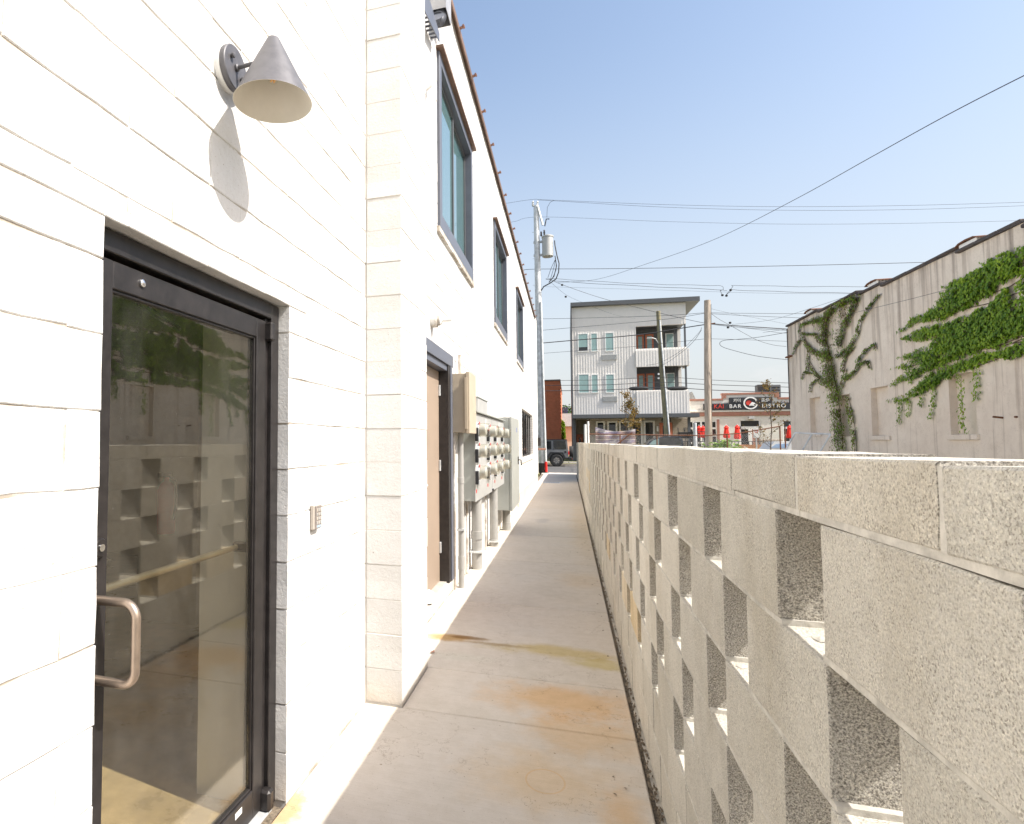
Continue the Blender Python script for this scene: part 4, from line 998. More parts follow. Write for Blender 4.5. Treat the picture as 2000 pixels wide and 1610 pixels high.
# ================================================================== CHAIN-LINK FENCE AT THE STREET
fc = thing('chain_link_fence', (4, 30.3, 0), 'rusty chain-link fence running along the far side of the lot', 'fence')
FY = 30.3
a0 = on_y(1149, 848, FY); a1 = on_y(1300, 850, FY); a2 = on_y(1380, 851, FY); a3 = on_y(1440, 847, FY); a4 = on_y(1523, 833, FY)
MB().tube([a0, a1, a2, a3, a4], .024, 8).build('rail', m_rust, fc, True)
for px, top, mt_, r in ((1143, 829, m_whitep, .06), (1148.5, 823, m_whitep, .045)):
    p = on_y(px, top, FY); MB().tube([(p.x, FY, 0), p], r, 12).build('post', mt_, fc, True)
for px, top in ((1211, 848), (1283, 850), (1420, 849), (1523, 832), (1533, 834)):
    p = on_y(px, top, FY); MB().tube([(p.x, FY, 0), p], .028, 8).build('post', m_rust, fc, True)
p, q = on_y(1235, 845, FY), on_y(1200, 872, FY); MB().tube([p, q], .028, 8).build('brace', m_rust, fc, True)
mb = MB(); mesh_net(mb, (a0.x, FY, .9), (1, 0, 0), (0, 0, 1), a4.x - a0.x, 1.02, .075, .0016); mb.build('mesh', m_steel, fc, kind='stuff')
p = on_y(1530, 870, FY); MB().tube([(a4.x, FY, .9), (p.x, FY, .9)], .02, 6).build('rail', m_rust, fc)

# banner on the fence
def banner():
    m, nt, b, P = base('faded_banner_print', .45, 0, .5)
    n = nz(nt, P, 1.1, 5, .6, sc=(1, 1, 2.5)); col = ramp(nt, n, [(.25, (.10, .07, .08)), (.42, (.24, .17, .155)), (.52, (.20, .17, .25)), (.6, (.55, .52, .55)), (.75, (.16, .11, .11))])
    w = nt.nodes.new('ShaderNodeTexWave'); w.wave_type = 'BANDS'; w.bands_direction = 'Z'; w.inputs['Scale'].default_value = 1.6; w.inputs['Distortion'].default_value = .4; nt.links.new(P, w.inputs['Vector'])
    col = mix(nt, mth(nt, 'GREATER_THAN', w.outputs[0], .95), col, (.55, .5, .42)); nt.links.new(col, b.inputs['Base Color']); return m
m_banner = banner()
A, B_ = on_y(1163, 834, FY + .12), on_y(1241, 838, FY + .12)
mb = MB(); nx, nzz = 26, 10
for i in range(nx + 1):
    for j in range(nzz + 1):
        t = i / nx; s = j / nzz; x = A.x + (B_.x - A.x) * t
        sag = .16 * math.sin(math.pi * t) * (1 - s)
        mb.v.append((x, FY + .12 + .05 * math.sin(t * 19 + s * 2) + .03 * math.sin(s * 9 + t * 5), A.z + (B_.z - A.z) * t - sag - s * 1.25))
for i in range(nx):
    for j in range(nzz): k = i * (nzz + 1) + j; mb.f.append((k, k + 1, k + nzz + 2, k + nzz + 1))
o = mb.build('banner', m_banner, None, True); tag(o, 'wrinkled brown and purple printed banner hung on the street fence', 'banner')

# no parking sign
sg = thing('parking_sign', (8.3, 31.4, 0), 'small white sign with a red mark on a grey post behind the fence', 'sign')
p = on_y(1477, 845, 31.4)
MB().tube([(p.x, 31.42, -.1), (p.x, 31.42, p.z + .2)], .03, 8).build('post', m_steel, sg)
MB().bev(p.x - .12, p.x + .12, 31.375, 31.385, p.z - .24, p.z + .22, .01).build('plate', m_signw, sg)
MB().lathe([(.045, 0), (.07, 0), (.07, .003), (.045, .003)], (p.x, 31.374, p.z + .05), (0, -1, 0), 16).build('red_ring', m_signr, sg)

# shrub
def clump(name, cx, cy, cz, rx, ry, rz, n, s, mat, parent, droop=0):
    mb = MB()
    for i in range(n):
        v = Vector((random.gauss(0, 1), random.gauss(0, 1), random.gauss(0, 1))).normalized() * random.random() ** .4
        if noise.noise(v * 2.2 + Vector((cx, cy, cz))) < -.15: continue
        c = Vector((cx + v.x * rx, cy + v.y * ry, cz + v.z * rz)); sz = s * random.uniform(.6, 1.3)
        a = Vector((random.gauss(0, 1), random.gauss(0, 1), random.gauss(0, .6))).normalized(); b = a.cross(Vector((random.gauss(0, 1), random.gauss(0, 1), random.gauss(0, 1)))).normalized()
        mb.add([c - a * sz, c + b * sz * .4, c + a * sz, c - b * sz * .4], [(0, 1, 2, 3)])
    return mb.build(name, mat, parent, kind='stuff')
random.seed(14)
sh = thing('flowering_shrub', (6.9, 30.9, 0), 'bright yellow-green shrub with white blossom beside the wooden pole', 'shrub')
p = on_y(1418, 868, 30.9)
clump('foliage', p.x, 30.9, p.z - .55, .95, .5, .7, 1100, .10, m_shrub, sh)
mb = MB()
for k in range(14):
    d = Vector((random.uniform(-.9, .6), random.uniform(-.2, .2), random.uniform(.3, .75))); c = Vector((p.x - .15, 30.9, p.z - .5)); pts = [c, c + d * .6, c + d + Vector((0, 0, -.05))]; mb.tube(pts, .012, 5)
    for q in range(16): 
        t = random.uniform(.4, 1); e = c + d * t; v = Vector((random.gauss(0, 1), random.gauss(0, .6), random.gauss(0, .5))) * .08; w_ = Vector((v.z, v.x, v.y)) * .4
        mb.add([e, e + v + w_, e + v * 2, e + v - w_], [(0, 1, 2, 3)])
mb.build('branch', m_shrub, sh, kind='stuff')
clump('blossom', p.x + .2, 30.75, p.z - .2, .6, .4, .25, 120, .05, m_whitep, sh)

# saplings
def sapling(px, ptop, pbot, Y, label, seed, spread=.5, dens=1.0):
    random.seed(seed); b = on_y(px, pbot, Y); t = on_y(px - 1, ptop, Y); h = t.z
    s = thing('sapling', (b.x, Y, -.05), label, 'tree', 'young street trees')
    pts = [(b.x + random.uniform(-.04, .04) * k, Y, h * k / 6) for k in range(7)]
    MB().tube(pts, .035, 6, .008).build('trunk', m_stem, s, True)
    lf = MB(); brm = MB()
    for k in range(22):
        z = h * random.uniform(.28, .97); a = random.random() * 6.28; L_ = spread * (1.15 - z / h) * random.uniform(.5, 1.2) + .08
        st_ = Vector((b.x, Y, z)); e = st_ + Vector((math.cos(a) * L_, math.sin(a) * L_, L_ * .9)); brm.tube([st_, (st_ + e) / 2 + Vector((0, 0, -.03)), e], .008, 4)
        for q in range(int(26 * dens)):
            c = st_ + (e - st_) * random.uniform(.25, 1.1) + Vector([random.gauss(0, .07) for _ in range(3)])
            u_ = Vector([random.gauss(0, 1) for _ in range(3)]).normalized(); v_ = u_.cross(Vector([random.gauss(0, 1) for _ in range(3)])).normalized(); r = random.uniform(.03, .065)
            lf.add([c - u_ * r, c + v_ * r * .5, c + u_ * r, c - v_ * r * .5], [(0, 1, 2, 3)])
    brm.build('limb', m_stem, s); lf.build('foliage', m_sap, s, kind='stuff')
sapling(1228, 766, 868, 31.2, 'slim sapling with yellowing leaves in front of the three-storey block', 4, .55)
sapling(1240, 795, 868, 31.6, 'shorter golden-leaved sapling just right of the slim one by the banner', 9, .5)
sapling(1503, 745, 872, 31.2, 'slim sapling with yellow leaves in front of the restaurant sign', 5, .9, .8)

# ================================================================== POLES
mp_ = thing('steel_utility_pole', (-1.2, 32.1, 0), 'tall galvanised steel utility pole at the end of the white building', 'utility pole')
PYY = 31.9
pb = Vector((on_y(1060, 924, PYY).x, PYY, -.1)); ptp = on_y(1047, 402, PYY)
MB().tube([pb + Vector((0, 0, 0)), pb * .5 + ptp * .5, ptp], .23, 16, .13).build('shaft', m_steel, mp_, True)
MB().tube([pb + Vector((0, 0, -.02)), pb + (ptp - pb) * .042], .236, 16).build('base_band', m_rust if False else M('tarred_base', (.045, .035, .03), .8, var=.4, scale=20), mp_, True)
for t in (.2, .36, .44, .52, .6, .7, .8, .9):
    c = pb + (ptp - pb) * t; MB().tube([c + Vector((-.30 + .08 * t, 0, 0)), c + Vector((.02, 0, 0))], .012, 5).build('step_bolt', m_steel, mp_)
mr_ = [on_y(1066, 918, PYY - .2), on_y(1056.5, 590, PYY - .2), on_y(1057, 568, PYY - .2)]
MB().tube([mr_[0], mr_[1]], .055, 8).build('riser_pipe', m_steel, mp_, True)
MB().tube([on_y(1067, 922, PYY - .22), on_y(1066, 902, PYY - .22)], .065, 10).build('red_guard', m_redplast, mp_, True, label='red plastic guard at the foot of the riser pipe')
MB().tube([on_y(x, y, PYY - .2) for x, y in ((1057, 568), (1062, 560), (1075, 553), (1086, 545), (1091, 532), (1092, 515), (1088, 500), (1084, 480), (1083, 470))], .03, 6).build('riser_cable', m_wire, mp_, True)
MB().tube([on_y(x, y, PYY - .2) for x, y in ((1072, 552), (1082, 540), (1087, 520), (1084, 500))], .025, 6).build('riser_cable', m_wire, mp_, True)
for j, q in enumerate(((1075, 546, 1082, 522, 1085, 505), (1070, 543, 1076, 525, 1084, 508), (1078, 546, 1086, 528, 1086, 510))):
    MB().tube([on_y(q[0], q[1], PYY - .15), on_y(q[2], q[3], PYY - .15), on_y(q[4], q[5], PYY - .15)], .012, 5).build('jumper_wire', m_wire, mp_)
tx = on_y(1070, 481, PYY - .1); th = (on_y(1070, 462, PYY - .1).z - on_y(1070, 502, PYY - .1).z)
tr0 = on_y(1070, 502, PYY - .1)
MB().lathe([(0, -.02), (.25, 0), (.275, .02), (.275, th * .93), (.30, th * .94), (.30, th), (.18, th + .06), (0, th + .07)], (tr0.x, PYY - .1, tr0.z), (0, 0, 1), 24).build('transformer', m_cabf, mp_, True)
for zz in (.15, .8): MB().box(pb.x - .3, tr0.x - .25, PYY - .06, PYY + .06, tr0.z + th * zz - .05, tr0.z + th * zz + .05).build('transformer_bracket', m_steel, mp_)
for px, py in ((1063, 455), (1057, 458)):
    c = on_y(px, py, PYY - .1); MB().lathe([(.03, 0), (.06, .04), (.03, .08), (.06, .12), (.03, .16), (.05, .2), (.02, .26)], (c.x, c.y, c.z - .1), (0, 0, 1), 10).build('bushing', m_slated, mp_, True)
for px in (1041, 1050):
    c = on_y(px, 400, PYY); MB().lathe([(.03, 0), (.07, .05), (.03, .09), (.07, .14), (.03, .18), (.06, .23), (.02, .3)], (c.x, c.y, c.z - .1), (0, 0, 1), 10).build('insulator', m_steel, mp_, True)
MB().tube([on_y(1050, 403, PYY - .1), on_y(1060, 440, PYY - .1)], .06, 6).build('crossarm', m_steel, mp_)
MB().tube([on_y(1064, 442, PYY - .1), on_y(1067, 428, PYY - .1), on_y(1073, 428, PYY - .1)], .03, 6).build('cutout_fuse', m_slated, mp_)
MB().tube([on_y(x, y, PYY - .1) for x, y in ((1068, 425), (1069, 405), (1075, 395), (1083, 391))], .01, 5).build('jumper_wire', m_wire, mp_)
MB().box(pb.x - .42, pb.x - .24, PYY - .3, PYY - .1, 1.45, 1.95).build('control_box', m_slated, mp_)
lb = thing('copper_wall_spigot', (WX, 24.1, 1.35), 'small copper spigot sticking out at the far corner of the white building', 'spigot')
MB().tube([(WX + .05, 24.0, 1.28), (WX + .35, 24.0, 1.28)], .045, 10).build('pipe', m_copper, lb, True); MB().box(WX + .055, WX + .16, 23.9, 24.1, 1.40, 1.72).build('valve_box', m_slated, lb)

wp = thing('wooden_utility_pole', (6.6, 33, 0), 'thick weathered wooden utility pole standing near the restaurant', 'utility pole')
WY = 31.6
a, b = on_y(1383, 875, WY), on_y(1381.5, 587, WY)
MB().tube([Vector((a.x + .02, WY, -.1)), (a + b) / 2, b], .165, 14, .135).build('shaft', m_wood, wp, True)
MB().tube([b + Vector((-.1, 0, -1.15)), b + Vector((.3, 0, -1.1))], .03, 6).build('bolt_bracket', m_rust, wp)
MB().tube([b + Vector((.13, -.1, -.2)), a + Vector((.14, -.1, -.5))], .012, 5).build('ground_wire', m_wire, wp)
lp = thing('leaning_utility_pole', (6, 45.9, 0), 'greenish wooden pole leaning left in front of the three-storey block', 'utility pole')
LY = 45.9
a, b = on_y(1303, 878, LY), on_y(1285.5, 608, LY)
MB().tube([Vector((a.x + .12, LY, 0)), (a + b) / 2, b], .19, 12, .14).build('shaft', m_woodg, lp, True)
MB().tube([on_y(1309, 868, LY - .2), on_y(1291, 655, LY - .2), on_y(1289, 625, LY - .2)], .05, 8).build('riser_pipe', m_steel, lp, True)
MB().tube([on_y(1288, 673, LY), on_y(1280, 662, LY - .3), on_y(1273, 660, LY - .5)], .035, 8).build('lamp_arm', m_steel, lp, True)
c = on_y(1270, 661, LY - .5); MB().bev(c.x - .22, c.x + .12, c.y - .1, c.y + .1, c.z - .04, c.z + .05, .03).build('lamp_head', m_cabf, lp)
for px, py in ((1286, 733), (1286, 741)):
    c = on_y(px, py, LY - .2); MB().lathe([(0, 0), (.06, .02), (.06, .12), (0, .14)], (c.x, c.y, c.z), (0, 0, 1), 8).build('insulator', m_steel, lp, True)

# ================================================================== OVERHEAD WIRES
def wire(pts, label, r=.011, sag=0, group='overhead wires', cat='wire', name='overhead_wire', twist=0):
    P = []
    for (a, b) in zip(pts, pts[1:]):
        n = 14
        for i in range(n):
            t = i / n; q = a.lerp(b, t); q = q + Vector((0, 0, -4 * sag * t * (1 - t)))
            if twist: q = q + Vector((0, 0, twist * math.sin((len(P)) * 1.9)))
            P.append(q)
    P.append(pts[-1]); o = MB().tube(P, r, 5).build(name, m_wire, None, True); tag(o, label, cat, group)
def smooth_px(pts):
    out = []
    for i in range(len(pts) - 1):
        p0, p1, p2, p3 = pts[max(i - 1, 0)], pts[i], pts[i + 1], pts[min(i + 2, len(pts) - 1)]
        for k in range(6):
            t = k / 6; out.append(tuple(.5 * (2 * p1[j] + (p2[j] - p0[j]) * t + (2 * p0[j] - 5 * p1[j] + 4 * p2[j] - p3[j]) * t * t + (3 * p1[j] - p0[j] - 3 * p2[j] + p3[j]) * t ** 3) for j in range(len(p1))))
    out.append(pts[-1]); return out
def wpx(pts, Y, label, r=.011, twist=0, cat='wire'):
    q = smooth_px([(p[0], p[1], (p[2] if len(p) > 2 else Y)) for p in pts])
    P = [on_y(a, b, c) for a, b, c in q]
    if twist: P = [p + Vector((0, 0, twist * math.sin(i * 1.3))) for i, p in enumerate(P)]
    o = MB().tube(P, r * .82, 5).build('overhead_wire', m_wire, None, True); tag(o, label, cat, 'overhead wires')
wpx([(900, 411), (985, 398), (1040, 390), (1076, 391), (1300, 400), (1535, 404), (1800, 401), (2100, 392)], 31.9, 'upper of the two highest thin wires from the steel pole top', .009)
wpx([(1050, 391), (1090, 393), (1300, 405), (1540, 411), (1800, 409), (2100, 398)], 31.9, 'second thin wire just under the highest one', .009)
wpx([(930, 441), (1000, 434), (1060, 424), (1300, 433), (1540, 438), (1800, 436), (2100, 428)], 31.9, 'faint thin wire at the height of the pole crossarm tip', .008)
wpx([(960, 534), (1017, 529), (1045, 526), (1200, 525), (1400, 522), (1600, 518), (1830, 512), (1990, 507)], 31.9, 'straight dark wire crossing above the three-storey block', .016)
wpx([(1066, 545), (1085, 545), (1200, 552), (1300, 556), (1395, 558), (1411, 560), (1413, 567), (1420, 568)], 31.9, 'upper twisted service wire from the transformer to the hanging splice', .011, .012)
wpx([(1066, 546), (1110, 551), (1250, 559), (1400, 566), (1406, 568), (1411, 577)], 31.9, 'lower twisted service wire from the transformer to the hanging splice', .013, .012)
wpx([(1417, 578), (1431, 561), (1440, 558), (1560, 560), (1700, 560), (1800, 560)], 31.9, 'upper twisted wire right of the hanging splice', .011, .012)
wpx([(1418, 577), (1430, 567), (1440, 567), (1560, 571), (1700, 573), (1800, 574)], 31.9, 'lower twisted wire right of the hanging splice', .012, .012)
wpx([(1060, 560), (1160, 563), (1300, 567), (1500, 573), (1690, 574)], 31.9, 'hair-thin wire passing below the twisted pair', .006)
wpx([(1090, 552, 31.9), (1165, 546, 29), (1250, 520, 25), (1400, 466, 20), (1560, 386, 15), (1700, 308, 12), (1850, 225, 10), (2000, 148, 8.6), (2150, 75, 7.5)], 31.9, 'long twisted wire climbing to the top right corner', .008)
wpx([(1072, 545, 31.9), (1100, 557, 32), (1180, 584, 33), (1290, 612, 33), (1380, 632, 31.8), (1450, 640, 31.5), (1545, 646, 31)], 31.9, 'dark wire falling from the steel pole to the wooden pole', .013)
wpx([(1072, 548, 31.9), (1104, 575, 33), (1140, 592, 35), (1200, 615, 40), (1241, 622, 49)], 31.9, 'thin wire dropping from the steel pole to the white block roof', .007)
wpx([(1052, 623), (1120, 622), (1290, 617), (1378, 611)], 31.8, 'top wire between the steel pole and the wooden pole', .012)
wpx([(1052, 646), (1120, 640), (1290, 625), (1378, 612)], 31.8, 'second wire rising from the steel pole to the wooden pole', .012)
wpx([(1052, 671), (1120, 665), (1240, 655), (1320, 643), (1378, 634)], 31.8, 'thick pale cable between the steel pole and the wooden pole', .028)
wpx([(1052, 691), (1120, 686), (1240, 677), (1378, 662)], 31.8, 'thin wire below the thick pale cable', .010)
for i, (ya, yb, yc) in enumerate(((744, 737, 749), (753, 747, 757), (764, 757, 768))):
    wpx([(1052, ya), (1180, yb + 5), (1295, yb), (1400, (yb + yc) / 2), (1560, yc)], 33.5, ('upper', 'middle', 'lowest')[i] + ' of the three dark wires across the second-floor balcony', .014 + .004 * i)
for px, l in ((1246, 'black cable splice case hanging left on the lowest wire'), (1322, 'black cable splice case hanging right on the lowest wire')):
    c = on_y(px, 759, 33.4); o = MB().lathe([(0, 0), (.07, .06), (.1, .2), (.1, .75), (.07, .9), (0, .95)], (c.x - .45, c.y, c.z), (1, 0, 0), 10).build('splice_case', m_jblack, None, True); tag(o, l, 'splice case', 'splice cases')
for px, py, l in ((1098, 557, 'small black connector right below the steel pole wires, the higher of two'), (1105, 580, 'small black connector below the steel pole wires, the lower of two'), (1411, 577, 'lower left black bead of the hanging splice in the twisted wires'), (1419, 578, 'lower right black bead of the hanging splice in the twisted wires'), (1427, 567, 'highest black bead of the hanging splice in the twisted wires'),
                  (1426, 631, 'black connector just above the thick cable right of the wooden pole'), (1422, 640, 'black connector just below the thick cable right of the wooden pole')):
    c = on_y(px, py, 31.9); o = MB().lathe([(0, 0), (.055, .02), (.055, .09), (0, .11)], (c.x, c.y, c.z - .05), (0, 0, 1), 8).build('wire_connector', m_jblack, None, True)
    tag(o, l, 'connector', 'small black wire connectors')
wpx([(1388, 611), (1432, 612), (1560, 613), (1640, 613)], 31.6, 'upper level wire right of the wooden pole', .011)
wpx([(1388, 613), (1460, 617), (1560, 621), (1640, 624)], 31.6, 'second level wire right of the wooden pole', .011)
wpx([(1386, 632), (1430, 636), (1537, 643), (1640, 650)], 31.6, 'thick pale cable right of the wooden pole', .026)
wpx([(1388, 662), (1460, 664), (1540, 667), (1640, 670)], 31.6, 'thin wire at mid height right of the wooden pole', .010)
wpx([(1388, 612), (1405, 624), (1430, 638), (1455, 652), (1480, 665), (1510, 674), (1536, 677)], 31.6, 'wire curving down to the corner of the cream building', .011)
wpx([(1545, 648), (1480, 659), (1440, 663), (1415, 665), (1406, 670), (1410, 677), (1430, 684), (1480, 696), (1540, 703)], 31.2, 'black cable hanging in a wide loop beside the cream building', .013)
wpx([(1430, 638), (1480, 644), (1520, 650), (1540, 651)], 31.4, 'short slack wire near the corner of the cream building', .009)
wpx([(1388, 603), (1430, 613), (1480, 622), (1540, 634)], 31.5, 'faint wire sloping right from the wooden pole top', .006)
wpx([(1430, 634, 30), (1500, 626, 28), (1560, 610, 24), (1700, 562, 17), (1880, 486, 12), (2000, 432, 10), (2120, 378, 8.5)], 20, 'thin wire rising in front of the cream building roof to the right edge', .006)
wpx([(1490, 650, 30), (1560, 638, 26), (1690, 606, 20), (1780, 584, 17), (1865, 562, 14.5)], 20, 'thin wire crossing the cream wall above the tree-shaped ivy', .006)
wpx([(1370, 640, 31.5), (1365, 650, 33), (1330, 685, 38), (1290, 708, 42), (1262, 714, 45)], 40, 'slack service wire from the wooden pole down behind the balconies', .010)
wpx([(1370, 645, 31.5), (1350, 672, 34), (1310, 704, 40), (1280, 720, 45)], 40, 'second slack service wire below the first near the balconies', .012)

# ================================================================== APARTMENT BLOCK
AY = 50.0
ap = thing('three_storey_block', (5, AY, .06), 'modern three-storey white clad block with charcoal roof edge and corner balconies', 'building')
xl, xr = on_y(1120, 811, AY).x, on_y(1344.5, 811, AY).x
zb, zt_l, zt_r = on_y(1120, 811, AY).z, on_y(1121, 601, AY).z, on_y(1344, 590, AY).z
def zz(px, py): return on_y(px, py, AY).z
bx0, bx1 = on_y(1241, 660, AY).x, on_y(1337.5, 660, AY).x
op3 = (bx0, xr + .001, zz(1241, 682), zz(1241, 638)); op2 = (bx0, xr + .001, zz(1242, 763), zz(1242, 717))
mb = MB(); rb_ = MB()
cellsx = rects(xl, xr, zb, zt_l, [op3, op2])
for (a, b, c, d) in cellsx:
    mb.box(a, b, AY, AY + .25, c, d)
    x = math.ceil(a / .2) * .2
    while x < b - .01: rb_.box(x, x + .05, AY - .02, AY, c, d); x += .2
mb.prism([(xl, zt_l), (xr, zt_l), (xr, zt_r)], AY, AY + .25, 'y')
x = xl + .1
while x < xr:
    rb_.box(x, x + .05, AY - .02, AY, zt_l, zt_l + (zt_r - zt_l) * (x - xl) / (xr - xl)); x += .2
mb.box(xl, bx0, AY + .25, AY + 14, zb - .28, zt_l - .1); mb.box(bx0, xr, AY + 2.4, AY + 14, zb - .28, zt_l - .1); mb.box(xl + 2.2, xr, AY + 3.2, AY + 14, .06, zb - .281)
mb.build('wall', m_siding, ap); rb_.build('siding_battens', m_siding, ap, kind='stuff')
# roof and side fin
rz0, rz1 = zz(1115, 601), zz(1365, 590)
rl, rr_ = on_y(1114, 594, AY).x, on_y(1365, 582, AY).x
MB().prism([(rl, rz0 + .02), (rr_, rz1 + .02), (rr_, rz1 + .36), (rl, rz0 + .32)], AY - .35, AY + 14, 'y').build('roof', m_charc, ap)
MB().box(rl, xl - .002, AY - .33, AY + 14, .06, rz0 + .01).build('side_wall', m_charc, ap)
# balconies
for (o, ptop, pbot, zlab) in ((op3, 681, 714, 3), (op2, 762.5, 808, 2)):
    bal = part('balcony', ap, Vector((bx0, AY, o[2])) - wloc(ap))
    zt_, zb_ = zz(1345, ptop), zz(1345, pbot)
    pr = on_y(1345.5, ptop, AY).x
    if zb_ < zb: zb_ = zb + .01
    mb = MB(); mb.box(bx0 - .02, pr, AY - .16, AY - .02, zb_, zt_); mb.box(pr - .12, pr, AY - .02, AY + 2.2, zb_, zt_); mb.build('parapet', m_siding, bal)
    r_ = MB(); x = bx0
    while x < pr - .03: r_.box(x, x + .05, AY - .175, AY - .16, zb_ + .02, zt_ - .04); x += .2
    r_.build('parapet_battens', m_siding, bal, kind='stuff')
    MB().box(bx0, xr - .02, AY + .26, AY + 2.38, zb_ + .1, zb_ + .3).build('deck', m_charc, bal)
    MB().box(bx0 + .01, xr - .3, AY + 1.9, AY + 2.1, zb_ + .3, o[3] + .1).build('back_wall', m_charc, bal)
    MB().box(bx0 - .0, xr, AY + .26, AY + 2.39, o[3] + .1, o[3] + .2).build('ceiling', m_charc, bal)
    MB().box(xr - .14, xr - .02, AY + .03, AY + .15, o[2], o[3]).build('column', m_charc, bal)
    MB().box(xr - .62, xr - .5, AY + 1.5, AY + 1.62, o[2] - .4, o[3]).build('column', m_charc, bal)
    yq = AY + 1.88
    for px0, px1 in ((1242.5, 1257), (1260, 1276)):
        a_, b_2 = on_y(px0, 650, yq).x, on_y(px1, 650, yq).x; z0_, z1_ = zb_ + .3, o[3] - .35
        mb = MB(); mb.box(a_, a_ + .12, yq - .05, yq, z0_, z1_); mb.box(b_2 - .12, b_2, yq - .05, yq, z0_, z1_); mb.box(a_ + .12, b_2 - .12, yq - .05, yq, z1_ - .14, z1_); mb.box(a_ + .12, b_2 - .12, yq - .05, yq, z0_, z0_ + .2)
        mb.build('patio_door', m_orange, bal); MB().box(a_ + .12, b_2 - .12, yq - .03, yq - .02, z0_ + .2, z1_ - .14).build('door_pane', m_blind, bal)
    a_, b_2 = on_y(1299, 650, yq).x, on_y(1316, 650, yq).x
    mb = MB(); z0_, z1_ = o[2] - .25, o[3] - .35
    mb.box(a_, b_2, yq - .06, yq - .03, z0_, z1_); mb.build('window_frame', m_whitep, bal); MB().box(a_ + .08, b_2 - .08, yq - .075, yq - .061, z0_ + .08, z1_ - .08).build('window_pane', m_blind, bal)
# windows
for (x0, x1, yt, yb_, n) in ((1128, 1149, 652, 688, 0), (1153, 1167, 651, 687.5, 0), (1181, 1199, 650, 687, 1), (1129, 1151, 731, 769, 0), (1154, 1168.5, 731.5, 768.5, 0), (1182, 1200, 731, 768, 1)):
    a_, b_2 = on_y(x0, yt, AY).x, on_y(x1, yt, AY).x; z1_, z0_ = zz(x0, yt), zz(x0, yb_)
    w = part('window', ap, Vector((a_, AY, z0_)) - wloc(ap))
    mb = MB(); T = .07
    mb.box(a_, a_ + T, AY - .06, AY + .02, z0_, z1_); mb.box(b_2 - T, b_2, AY - .06, AY + .02, z0_, z1_); mb.box(a_ + T, b_2 - T, AY - .06, AY + .02, z0_, z0_ + T); mb.box(a_ + T, b_2 - T, AY - .06, AY + .02, z1_ - T, z1_); mb.build('frame', m_whitep, w)
    zm = z0_ + (z1_ - z0_) * (.0 if n else .45)
    MB().box(a_ + T, b_2 - T, AY - .045, AY - .03, z0_ + T, z1_ - T).build('pane', m_blind if x0 != 1181 else m_blind, w)
    if x0 == 1128: MB().box(a_ + T, b_2 - T, AY - .05, AY - .0455, z0_ + T, z0_ + T + .3).build('open_sash', m_blackglass, w)
for x0, x1, yt, yb_ in ((1175, 1205, 693.5, 704), (1177, 1206, 774.5, 785)):
    a_, b_2 = on_y(x0, yt, AY).x, on_y(x1, yt, AY).x; z1_, z0_ = zz(x0, yt), zz(x0, yb_)
    v = part('louvre', ap, Vector((a_, AY, z0_)) - wloc(ap)); MB().bev(a_, b_2, AY - .08, AY - .019, z0_, z1_, .01).build('case', m_cabf, v)
    for k in range(5): h = (z1_ - z0_) / 5; MB().box(a_ + .03, b_2 - .03, AY - .1, AY - .082, z0_ + h * k + .02, z0_ + h * k + h * .6).build('slat', m_cabf, v)
# canopy and ground floor
cr_ = on_y(1366, 810, AY - 1).x
MB().bev(rl, cr_, AY - 1.1, AY + .3, zb - .30, zb - .01, .01).build('canopy', m_charc, ap)
GY = AY + .9
mb = MB(); sx = [on_y(p_, 840, GY).x for p_ in (1152, 1164, 1230, 1281, 1346)]
mb.box(sx[0], sx[1], GY, GY + .3, .06, zb - .3); mb.box(sx[1], sx[2] + .0, GY, GY + .3, zb - .75, zb - .3); mb.box(on_y(1279, 840, GY).x, on_y(1287, 840, GY).x, GY, GY + .3, .06, zb - .3); mb.box(on_y(1314, 840, GY).x, sx[4], GY, GY + .3, .06, zb - .3); mb.box(sx[2], on_y(1314, 840, GY).x, GY + .001, GY + .3, zb - .7, zb - .301)
mb.build('ground_floor_brick', m_tanbrick, ap)
MB().box(xl, sx[0], GY + 2, GY + 2.2, .06, zb - .3).build('porch_wall', m_tanbrick, ap)
c0, c1 = on_y(1126, 850, GY + 1.9).x, on_y(1139, 850, GY + 1.9).x; MB().box(c0, c1, GY + 1.93, GY + 1.99, .06, 2.2).build('porch_door', m_orange, ap)
MB().box((c0 + c1) / 2 - .06, (c0 + c1) / 2 + .06, GY + 1.91, GY + 1.929, .8, 1.9).build('porch_door_pane', m_blackglass, ap)
for px in (1122, 1346): c = on_y(px, 840, AY - .1).x; MB().box(c - .09, c + .09, AY - .2, AY - .05, .06, zb - .31).build('canopy_post', m_charc, ap)
for (p0, p1, pt) in ((1164, 1182, 823), (1186, 1206, 823), (1209, 1230, 823), (1232, 1255, 823), (1257, 1279, 822)):
    a_, b_2 = on_y(p0, 840, GY).x, on_y(p1, 840, GY).x; z1_ = on_y(p0, pt, GY).z
    w = part('shop_window', ap, Vector((a_, GY, .06)) - wloc(ap)); mb = MB(); T = .13
    mb.box(a_, a_ + T, GY - .04, GY + .05, .06, z1_); mb.box(b_2 - T, b_2, GY - .04, GY + .05, .06, z1_); mb.box(a_ + T, b_2 - T, GY - .04, GY + .05, z1_ - T, z1_)
    if p0 < 1231: mb.box(a_ + T, b_2 - T, GY - .04, GY + .05, z1_ - 1.0, z1_ - .85)
    mb.build('frame', m_cream, w); MB().box(a_ + T, b_2 - T, GY, GY + .02, .06, z1_ - T).build('pane', m_blackglass, w)
a_, b_2 = on_y(1288, 840, GY).x, on_y(1313, 840, GY).x; z1_ = on_y(1300, 826, GY).z
